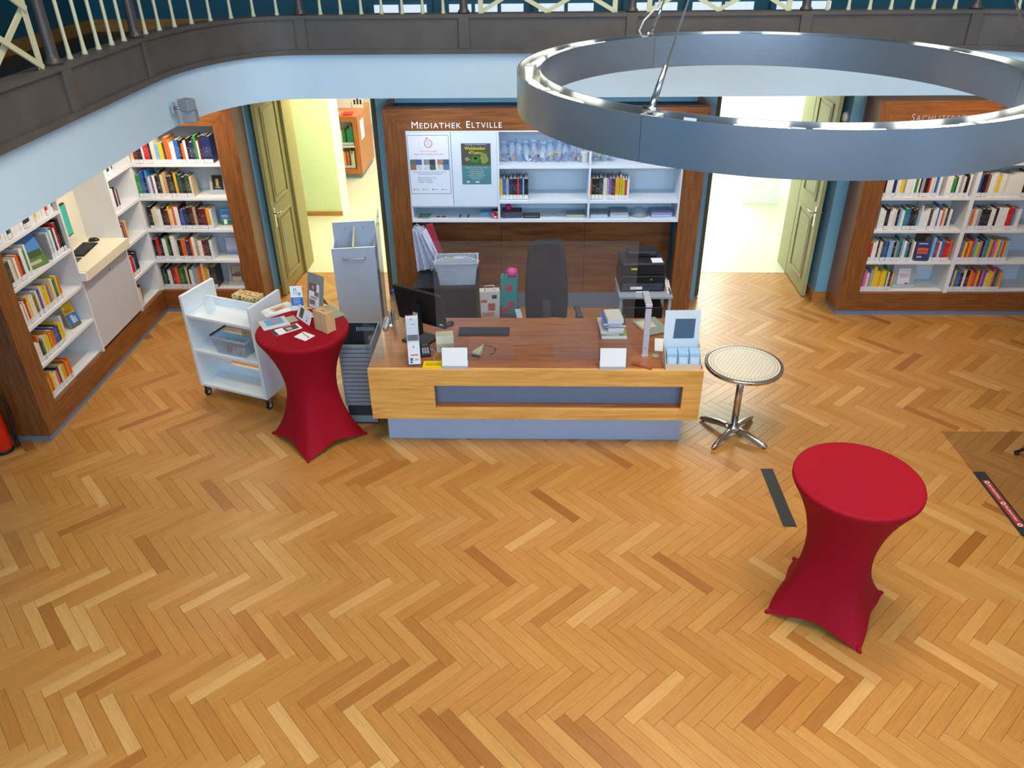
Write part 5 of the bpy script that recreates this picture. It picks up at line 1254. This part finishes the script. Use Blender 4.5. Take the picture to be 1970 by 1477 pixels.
mb = MB(); mb.box(-.22, -.14, .235, .22, -.125, .25); mb.box(-.22, .125, .235, .22, .14, .25); mb.box(-.22, -.125, .235, -.205, .125, .25); mb.box(.205, -.125, .235, .22, .125, .25); mb.build('rim', M_LGREY, bk)
for k in range(9): MB().box(-.17+k*.04, .122, .08, -.155+k*.04, .124, .23).build('slat', M_LGREY, bk)
for k in range(7):
    M = Matrix.Translation((-.13+k*.042, -.03+.012*(k % 3), .17)) @ Matrix.Rotation(R(-18+k*6), 4, 'Y') @ Matrix.Rotation(R(20), 4, 'X')
    MB().obox(M, .16, .003, .24).build('paper', (M_PAPER, c_('og', 'd8a860'), M_LABEL)[k % 3 if k % 3 != 1 or k == 1 else 0], bk)
hp = thing('hanging_papers', 'bundle of white carrier bags hanging beside the wooden frame', 'carrier bags', (-1.15, 7.765, .8603))
for k in range(15):
    M = Matrix.Translation((-.085+k*.0135, -.07+.011*(k % 4), .255+.012*math.sin(k*2.3))) @ Matrix.Rotation(R(-1-1.5*k), 4, 'Y') @ Matrix.Rotation(R(8+3*math.sin(k*1.7)), 4, 'X') @ Matrix.Rotation(R(50+20*math.sin(k)), 4, 'Z')
    MB().obox(M, .05, .006, .47+.03*math.cos(k*1.9)).build('folded_bag', mat('bag_white', 'c6cce0', .6, var=.25, vscale=35), hp, bevel=.002)
    MB().tube([M @ Vector((-.012, 0, .235)), M @ Vector((-.008, 0, .275)), M @ Vector((.008, 0, .275)), M @ Vector((.012, 0, .235))], .003, 5).build('bag_handle', MATS['bag_white'], hp)
MB().obox(Matrix.Translation((.12, -.03, .30)) @ Matrix.Rotation(R(-16), 4, 'Y'), .07, .02, .46).build('red_bag', c_('crim', 'a02840'), hp, bevel=.004)
ch2 = thing('office_chair', 'black high-backed swivel office chair behind the service desk', 'chair', (.135, 7.12, 0), R(8))
M_CHF = mat('black_chair_fabric', '1a1c24', .8, var=.15, vscale=40)
vs_ = []; n = 8
for z, w_, y in ((.56, .40, .16), (.70, .42, .17), (.95, .41, .19), (1.15, .37, .215), (1.30, .33, .24), (1.36, .27, .25)):
    for k in range(n+1):
        u = -1+2*k/n; vs_.append((u*w_/2, y-.05*(u*u), z))
k_ = n+1
fs = [(i*k_+j, i*k_+j+1, (i+1)*k_+j+1, (i+1)*k_+j) for i in range(5) for j in range(n)]
MB().add(vs_, fs).build('backrest', M_CHF, ch2, smooth=True, solid=.05, bevel=.0)
part('seat', M_CHF, ch2, (-.24, -.28, .45, .24, .17, .53), bevel=.03)
for s in (-1, 1):
    MB().tube([(s*.22, .06, .47), (s*.29, .05, .48), (s*.30, .04, .66)], .016, 8).build('arm_post', M_DGREY, ch2, smooth=True); part('arm_pad', M_LGREY if s < 0 else M_DGREY, ch2, (s*.30-.03, -.14, .66, s*.30+.03, .12, .69), bevel=.01)
MB().cyl((0, 0, .09), (0, 0, .45), .028, n=12).build('gas_column', M_DGREY, ch2); part('back_bar', M_DGREY, ch2, (-.04, .13, .42, .04, .2, .75), bevel=.006)
for k in range(5):
    a = R(72*k+18); c, s = math.cos(a), math.sin(a)
    MB().tube([(0, 0, .10), (.15*c, .15*s, .09), (.30*c, .30*s, .065)], [.028, .022, .016], 8).build('base_leg', M_BLACK, ch2, smooth=True)
    MB().cyl((.30*c-s*.02, .30*s+c*.02, .028), (.30*c+s*.02, .30*s-c*.02, .028), .028, n=12).build('caster', M_BLACK, ch2)
def tote(label, loc, w_, d, h, m, rz, handle, extra):
    o = thing('tote_bag', label, 'bag', loc, rz)
    MB().hexa([(-w_/2, -d/2, 0), (w_/2, -d/2, 0), (w_/2, d/2, 0), (-w_/2, d/2, 0), (-w_/2*1.08, -d/2*1.0, h), (w_/2*1.08, -d/2*1.0, h), (w_/2*1.08, d/2*.6, h), (-w_/2*1.08, d/2*.6, h)]).build('bag_body', m, o, bevel=.006)
    MB().tube([(-.05, -d/2+.01, h-.005), (-.045, -d/2+.01, h+.06), (.045, -d/2+.01, h+.06), (.05, -d/2+.01, h-.005)], .008, 6, flat=.5).build('handle', handle, o, smooth=True)
    extra(o, w_, d, h); return o
stl = thing('step_stool', 'dark low stool carrying the bags behind the desk', 'stool', (-.37, 7.36, 0))
part('seat', M_DGREY, stl, (-.2, -.16, .52, .2, .16, .56), bevel=.004)
for x in (-.17, .17):
    for y in (-.13, .13): part('leg', M_DGREY, stl, (x-.015, y-.015, 0, x+.015, y+.015, .52))
tote('cream printed paper bag standing behind the acrylic screen', (-.462, 7.27, .5603), .19, .12, .31, c_('cbag', 'cdc4b8'), R(6), M_PAPER,
     lambda o, w_, d, h: [part('bag_print', c_('bpr%d' % i, cc), o, (x0, -d/2-.002, z0, x1, -d/2-.0005, z1)) for i, (x0, z0, x1, z1, cc) in enumerate(((-.09, .19, -.03, .22, 'c8603c'), (-.02, .10, .05, .18, 'b84a3a'), (.02, .23, .07, .27, '30343c'), (-.08, .04, .04, .08, 'c88a6a')))])
tb = tote('teal bag with red flowers and pink pompom beside the cream paper bag', (-.262, 7.37, .5603), .16, .12, .42, c_('tbag', '1f8a86'), R(-4), c_('tbag', '1f8a86'),
     lambda o, w_, d, h: [MB().prism([(x+.045*math.cos(k*.628)*(1 if k % 2 else .7), zz+.045*math.sin(k*.628)*(1 if k % 2 else .7)) for k in range(10)], -d/2-.003, -d/2-.0005, 'y').build('flower_print', c_('flw', 'c02a4a'), o) for x, zz in ((.0, .30), (.02, .12), (-.04, .05))])
MB().lathe([(.01, 0), (.045, .018), (.058, .05), (.05, .085), (.015, .10)], 18).xf(Matrix.Translation((.03, -.03, .41))).build('pompom', c_('ppm', 'd83a86'), tb, smooth=True)
pt = thing('printer_table', 'grey side table with shelf carrying the black printer', 'table', (.84, 7.24, 0))
M_PTB = mat('grey_tabletop', '9aa0a8', .4)
part('table_top', M_PTB, pt, (0, 0, .775, .54, .50, .80), bevel=.003); part('shelf', M_PTB, pt, (.01, .02, .40, .53, .48, .42)); part('lower_shelf', M_PTB, pt, (.01, .02, .09, .53, .48, .11))
for x in (.01, .50):
    for y in (.02, .45): part('leg', M_LGREY, pt, (x, y, 0, x+.03, y+.03, .775))
pr = thing('printer', 'black laser printer on the grey side table by the wooden frame', 'printer', (.86, 7.36, .8003), R(2))
part('base_unit', M_BLACK, pr, (0, 0, 0, .45, .36, .17), bevel=.008); part('upper_unit', M_BLACK, pr, (.01, .01, .1705, .44, .35, .30), bevel=.012); part('rear_hump', M_BLACK, pr, (.08, .18, .3005, .38, .33, .355), bevel=.012)
part('paper_tray', M_DGREY, pr, (.02, -.012, .02, .43, -.0005, .09), bevel=.003); part('control_label', M_PAPER, pr, (.10, -.014, .03, .22, -.0125, .06)); part('button', mat('green_led', '6fbf3a', .3), pr, (.30, -.006, .125, .314, -.0005, .139)); part('yellow_label', M_YT, pr, (.10, .004, .235, .16, .0095, .25)); part('grey_label', M_LABEL, pr, (.31, .03, .3002, .42, .15, .3012)); part('tray_edge', M_PAPER, pr, (.16, -.03, .002, .28, -.0125, .010))
pr2 = thing('printer', 'second black printer on the shelf under the grey side table', 'printer', (.90, 7.30, .4203)); part('body', M_BLACK, pr2, (0, 0, 0, .40, .36, .24), bevel=.01); part('tray', M_DGREY, pr2, (.04, -.03, .03, .36, -.0005, .05))
o = thing('power_strip', 'white power strip with black plug beside the printer', 'power strip', (1.322, 7.30, .8003), R(-3)); part('strip', M_WHITE, o, (0, 0, 0, .045, .30, .03), bevel=.004)
for k in range(4): MB().lathe([(.016, .030), (.016, .0305)], 12, (.0225, .04+k*.07, 0)).build('socket', M_LGREY, o)
MB().tube([(.022, .04, .05), (.03, -.01, .045), (.04, -.03, .02)], .007, 8).build('plug', M_BLACK, o)

# ---------------------------------------------------------------- white book truck
bc = thing('book_truck', 'white double-sided book truck on castors beside the red leaflet table', 'book truck', (-3.32, 6.60, 0), R(-20))
M_TRK = mat('truck_white', 'dfe9f0', .4, var=.02)
TL_, TD = .80, .455
for x in (0, TL_-.03): part('end_panel', M_TRK, bc, (x, 0, .13, x+.03, TD, 1.10), bevel=.003)
for z in (.154, .532, .908):
    part('shelf', M_TRK, bc, (.0305, .008, z-.028, TL_-.0305, TD-.008, z), bevel=.002)
    part('shelf_ledge', M_TRK, bc, (.0305, .285, z+.0002, TL_-.0305, .305, z+.085), bevel=.002)
for x, y in ((.03, .05), (TL_-.03, .05), (.03, TD-.05), (TL_-.03, TD-.05)):
    f = part('castor_fork', M_STEEL, bc, (x-.018, y-.02, .06, x-.014, y+.02, .13), (x+.014, y-.02, .06, x+.018, y+.02, .13), (x-.018, y-.02, .122, x+.018, y+.02, .1298))
    MB().cyl((x-.012, y, .038), (x+.012, y, .038), .038, n=18).build('castor_wheel', M_BLACK, bc); MB().cyl((x-.0135, y, .038), (x+.0135, y, .038), .02, n=14).build('castor_hub', M_LGREY, bc)
def in_truck(lx, ly): 
    v = Matrix.Rotation(R(-20), 4, 'Z') @ Vector((lx, ly, 0)); return (-3.32+v.x, 6.60+v.y)
x, y = in_truck(.34, .312)
o = thing('pattern_box', 'mottled beige patterned storage box on top of the white truck', 'box', (x, y, .9085), R(-20))
def mottled():
    m = bpy.data.materials.new('mottled_pattern'); m.use_nodes = True; nt = m.node_tree; n = nt.nodes; l = nt.links; b = n['Principled BSDF']
    tc = n.new('ShaderNodeTexCoord'); v = n.new('ShaderNodeTexVoronoi'); v.inputs['Scale'].default_value = 55; l.new(tc.outputs['Object'], v.inputs[0])
    cr = n.new('ShaderNodeValToRGB'); e_ = cr.color_ramp.elements; cr.color_ramp.interpolation = 'CONSTANT'
    e_[0].color = lin('c9b67e'); e_[0].position = 0; e_[1].color = lin('4a4a30'); e_[1].position = .62
    q = cr.color_ramp.elements.new(.75); q.color = lin('b8432c'); q = cr.color_ramp.elements.new(.85); q.color = lin('d0c08a')
    sp2 = n.new('ShaderNodeSeparateColor'); l.new(v.outputs['Color'], sp2.inputs[0]); l.new(sp2.outputs[0], cr.inputs[0]); l.new(cr.outputs[0], b.inputs['Base Color']); return m
M_MOT = mottled()
part('lid', M_MOT, o, (0, 0, .095, .27, .135, .125), bevel=.003); part('body', M_MOT, o, (.004, .004, 0, .266, .131, .0945))
part('red_edge', c_('rtag', 'c03030'), o, (.02, .1355, .10, .25, .137, .122))
x, y = in_truck(.20, .10)
o = thing('book_end', 'bent white metal book end on the top shelf of the truck', 'book end', (x, y, .9085), R(-20)); part('upright_plate', M_TRK, o, (0, 0, .002, .003, .12, .13)); part('foot_plate', M_TRK, o, (-.10, 0, 0, .10, .12, .002))
x, y = in_truck(.445, .145)
o = thing('clear_crate', 'clear plastic crate with grey rim on the truck middle shelf', 'crate', (x, y, .5325), R(-20))
open_box(.33, .20, .40, .245, .17, .004).build('crate_body', glass('crate_film', (.86, .92, .95), .12, .8, .08), o)
mb = MB(); a_, b_ = .21, .132
mb.box(-a_, -b_, .165, a_, -b_+.014, .18); mb.box(-a_, b_-.014, .165, a_, b_, .18); mb.box(-a_, -b_+.014, .165, -a_+.014, b_-.014, .18); mb.box(a_-.014, -b_+.014, .165, a_, b_-.014, .18)
mb.build('rim', glass('crate_rim', (.6, .68, .74), .4, .8, .2), o); part('black_handle', M_BLACK, o, (-a_-.004, -b_+.02, .176, -a_+.012, b_-.02, .19), bevel=.003)
for k in range(14): part('back_slat', c_('slat', 'b0906a'), o, (-.02+k*.016, b_-.022, .10, -.012+k*.016, b_-.018, .162))
for k, (x_, cc) in enumerate(((-.06, 'c85060'), (.05, 'd0b0c0'), (.10, 'b0c8b8'))): MB().cyl((x_, -.05, .005), (x_, -.045, .06), .022, n=12).build('small_roll', c_('roll%d' % k, cc), o)

# ---------------------------------------------------------------- grey trolley
tr = thing('trolley', 'tall silver-grey open-topped trolley with bar handle behind the desk end', 'trolley', (-2.115, 7.64, 0), R(8))
M_SG = mat('silver_grey_laminate', 'b6c4d8', .38, .15, .03)
W_, D_ = .45, .37
part('front_panel', M_SG, tr, (0, 0, .09, W_, .02, 1.15), bevel=.002); part('side_panel', M_SG, tr, (0, .0205, .09, .02, D_-.0205, 1.13)); part('side_panel', M_SG, tr, (W_-.02, .0205, .09, W_, D_-.0205, 1.13))
part('back_panel', M_SG, tr, (0, D_-.02, .09, W_, D_, 1.31), bevel=.002); part('inner_floor', M_SG, tr, (.0205, .0205, .95, W_-.0205, D_-.0205, .97)); part('bottom', M_SG, tr, (.0205, .0205, .09, W_-.0205, D_-.0205, .11))
MB().hexa([(.215, .0205, .971), (.235, .0205, .971), (.235, D_-.0205, .971), (.215, D_-.0205, .971), (.215, .0205, 1.16), (.235, .0205, 1.16), (.235, D_-.0205, 1.255), (.215, D_-.0205, 1.255)]).build('divider', mat('divider_cream', 'c6c7a8', .5), tr)
MB().tube([(.11, -.001, 1.045), (.11, -.028, 1.04), (.13, -.034, 1.04), (.32, -.034, 1.04), (.34, -.028, 1.04), (.34, -.001, 1.045)], .007, 8).build('bar_handle', M_STEEL, tr, smooth=True)
mb = MB()
for x in (.13, .32): MB().cyl((x, D_-.0212, 1.24), (x, D_-.0200, 1.24), .006, n=8).build('screw', M_DGREY, tr)
for x in (.04, W_-.04):
    for y in (.05, D_-.05): MB().cyl((x-.012, y, .035), (x+.012, y, .035), .035, n=14).build('castor', M_BLACK, tr); part('castor_plate', M_DGREY, tr, (x-.02, y-.02, .066, x+.02, y+.02, .0895))

# ---------------------------------------------------------------- nested grey baskets
M_CRT = mat('grey_basket_plastic', '7d848d', .5, var=.15, vscale=30)
M_CRTI = mat('dark_basket_plastic', '2b313a', .5, var=.1)
bw, bd_ = .285, .445
def basket_meshes():
    body = open_box(.262, .42, bw-.012, bd_-.012, .245, .002).mesh('basket_shell', M_CRTI)
    mb = MB(); a, b = bw/2+.006, bd_/2+.006
    for s in (-1, 1):
        mb.box(-a, min(s*b, s*(b-.012)), .216, a, max(s*b, s*(b-.012)), .25); mb.box(min(s*a, s*(a-.012)), -b+.012, .216, max(s*a, s*(a-.012)), b-.012, .25)
    rim = mb.mesh('rim', M_CRT); return body, rim
BM, RMH = basket_meshes()
for k in range(15):
    pos = {0: 'bottom basket on the floor', 14: 'top basket of the pile'}.get(k, ordw(k+1)+' basket from the floor')
    o = thing('book_basket', f'grey plastic book basket nested in the pile, {pos}', 'basket', (-1.606, 6.345, .0005+.0428*k), 0, 'nested baskets between red table and desk')
    link('basket_shell', BM, o); link('rim', RMH, o)
    if k == 14:
        for j in range(11): part('slot', M_LGREY, o, (-.075+j*.016, bd_/2-.0105, .165, -.067+j*.016, bd_/2-.0085, .205))
    if k == 0:
        part('perforated_band', M_CRT, o, (-.132, -.2125, .02, .132, -.2110, .21)); 
        mb = MB()
        for j in range(14): mb.box(-.118+j*.017, -.2138, .165, -.108+j*.017, -.2126, .171)
        for j in range(11): mb.box(.112, -.2138, .04+j*.011, .118, -.2126, .046+j*.011)
        mb.build('holes', M_BLACK, o)['kind'] = 'stuff'

# ---------------------------------------------------------------- leaflets on the red table
TT = 1.1005
def lay(name, label, cat, x, y, rz, w_, d, h, m, prints=(), group=None, z=TT):
    o = thing(name, label, cat, (x, y, z), R(rz), group)
    part('sheets', m, o, (0, 0, 0, w_, d, h))
    for i, (x0, y0, x1, y1, mm) in enumerate(prints): part('print', mm, o, (x0*w_, y0*d, h+.0001+.0002*i, x1*w_, y1*d, h+.0004+.0002*i))
    return o
lay('magazine', 'pale magazine with blue picture at the rim of the red table', 'magazine', -2.305, 5.905, 32, .23, .19, .006, c_('mgp', 'c9cbd0'), ((.2, .3, .85, .95, c_('mgb', '6a9fcf')), (.45, .5, .7, .85, c_('mgr', 'b08a96')), (0, 0, 1, .22, c_('mgl', 'd6dae8'))))
for i in range(4):
    lay('leaflet', ['bottom leaflet', 'second leaflet', 'third leaflet', 'top printed leaflet'][i]+' of the fanned white pile beside the white truck', 'leaflet', -2.36+.012*i, 6.16+.006*i, 37+3*i, .25, .14, .004, M_PAPER, ((.2, .2, .75, .8, c_('lfo', 'd0b49a')), (.3, .3, .6, .5, c_('lfr', 'a86a58'))) if i == 3 else (), 'fanned leaflets on the red table', TT+.0045*i)
lay('picture_postcard', 'dark photo postcard lying in front on the red table', 'postcard', -2.174, 5.813, 39, .237, .115, .002, M_PAPER, ((0, 0, .12, 1, c_('pk1', '3a3d42')), (.42, .15, .92, .95, c_('pk2', '5a4c40')), (.5, .3, .7, .7, c_('pk3', 'c8b8a0'))))
lay('note_sheets', 'white note sheets with a pencil on the red table', 'note sheets', -2.02, 5.80, -33, .135, .11, .004, M_PAPER)
o = thing('pencil', 'yellow pencil lying on the white note sheets', 'pencil', (-1.974, 5.877, TT+.009), R(-49)); MB().cyl((0, 0, 0), (.125, 0, 0), .0038, n=6).build('shaft', c_('pncl', 'd0a850'), o); MB().cyl((.125, 0, 0), (.142, 0, 0), .0038, .0006, n=6).build('tip', M_BLACK, o)
lay('tan_cards', 'small tan cards behind the photo postcard on the red table', 'cards', -2.135, 6.05, 35, .09, .12, .004, c_('tanc', 'b5a794'))
lay('green_folder', 'flat grey-green folder lying at the rim of the red table', 'folder', -1.775, 6.125, 41, .135, .27, .004, c_('ggf', '8f9f88'))
def upright(name, label, cat, x, y, rz, w_, h, lean, m, prints, t=.004, foot=None):
    o = thing(name, label, cat, (x, y, TT), R(rz)); M = Matrix.Rotation(R(-lean), 4, 'X')
    MB().box(0, 0, 0, w_, t, h).xf(M).build('board', m, o)
    for i, (x0, z0, x1, z1, mm) in enumerate(prints): MB().box(x0*w_, -.0008-.0003*i, z0*h, x1*w_, -.0001, z1*h).xf(M).build('print', mm, o)
    s = math.sin(R(lean)); c = math.cos(R(lean))
    MB().hexa([(w_*.35, t+h*s*.55, h*c*.55), (w_*.65, t+h*s*.55, h*c*.55), (w_*.65, t+h*s*.55+.003, h*c*.55), (w_*.35, t+h*s*.55+.003, h*c*.55), (w_*.35, h*s+.07, 0), (w_*.65, h*s+.07, 0), (w_*.65, h*s+.073, 0), (w_*.35, h*s+.073, 0)][4:] + [(w_*.35, t+h*s*.55, h*c*.55), (w_*.65, t+h*s*.55, h*c*.55), (w_*.65, t+h*s*.55+.003, h*c*.55), (w_*.35, t+h*s*.55+.003, h*c*.55)]).build('strut', m, o)
    if foot: part('foot', foot, o, (-.004, -.012, 0, w_+.004, .05, .003))
    return o
u = upright('flyer_stand', 'white and blue flyer in upright stand on the red table', 'flyer stand', -2.165, 6.30, 6, .105, .225, 7, M_PAPER, ((0, .20, 1, .54, c_('fblue', '2c6fc0')), (.3, .66, .34, .86, c_('fline', '4a7fb0')), (.48, .66, .52, .86, c_('fline', '4a7fb0')), (.3, .86, .52, .89, c_('fline', '4a7fb0')), (.62, .62, .86, .74, c_('fline2', '7fa8cc'))), foot=M_CLEAR)
for j in range(5): MB().box(.02, -.0030, .0, .085-.01*(j % 2), -.0022, .004).xf(Matrix.Rotation(R(-7), 4, 'X') @ Matrix.Translation((0, 0, .058+j*.0125))).build('flyer_text', c_('ftx', 'b9d2ee'), u)
upright('collage_board', 'tall grey board with photo collage sheet on the red table', 'display board', -2.055, 6.385, -35, .21, .325, 11, c_('gboard', '8e8f8a'), ((.12, .02, .74, .72, M_PAPER), (.12, .50, .58, .72, c_('cl1', '7a5a52')), (.30, .56, .42, .66, c_('cl2', 'c8a898')), (.45, .38, .72, .5, c_('cl3', 'b06a5a')), (.15, .12, .5, .26, c_('cl4', '8c7a5c')), (.22, .33, .62, .345, M_INK), (.22, .30, .62, .312, M_INK)))
upright('picture_card', 'white landscape card with dark shadow picture on the red table', 'card', -2.10, 6.18, -48, .235, .115, 24, M_PAPER, ((.16, .15, .44, .9, c_('shd', '4f5a54')), (.62, .5, .9, .53, c_('sln', 'a8aab0')), (.62, .38, .85, .41, c_('sln', 'a8aab0')), (.72, .16, .78, .26, M_INK)))
wbx = thing('wooden_box', 'pale wooden collection box with slot on the red table', 'box', (-1.868, 5.952, TT), R(-36))
M_PINE = wood('pale_pine', 'c69a6c', 'ddb98c', 'z', .5, stretch=8)
part('body', M_PINE, wbx, (0, .001, 0, .153, .075, .178), bevel=.0015); part('front_board', M_PINE, wbx, (-.004, -.009, 0, .157, .0005, .182), bevel=.001); part('back_board', M_PINE, wbx, (-.004, .0755, 0, .157, .085, .182), bevel=.001); part('slot', M_INK, wbx, (.055, .034, .1781, .10, .042, .1787))

# ---------------------------------------------------------------- books past the count: one joined object
bs_ = None
for cn, mb in STUFF.items():
    if bs_ is None:
        vs_, fs, mi, mats = [], [], [], []
        bs_ = (vs_, fs, mi, mats)
    vs_, fs, mi, mats = bs_
    o_ = len(vs_); vs_ += mb.v; fs += [tuple(i+o_ for i in f) for f in mb.f]; mi += [len(mats)]*len(mb.f); mats.append(book_mat(cn))
for mb, m in ((STUFF_P, M_PAGES), (STUFF_L, M_LABEL)):
    o_ = len(vs_); vs_ += mb.v; fs += [tuple(i+o_ for i in f) for f in mb.f]; mi += [len(mats)]*len(mb.f); mats.append(m)
me = bpy.data.meshes.new('shelved_books'); me.from_pydata(vs_, [], fs)
for m in mats: me.materials.append(m)
me.polygons.foreach_set('material_index', mi)
o = link('shelved_books', me); o['kind'] = 'stuff'; tag(o, 'remaining shelved books on the narrow, upper and far shelves', 'books')
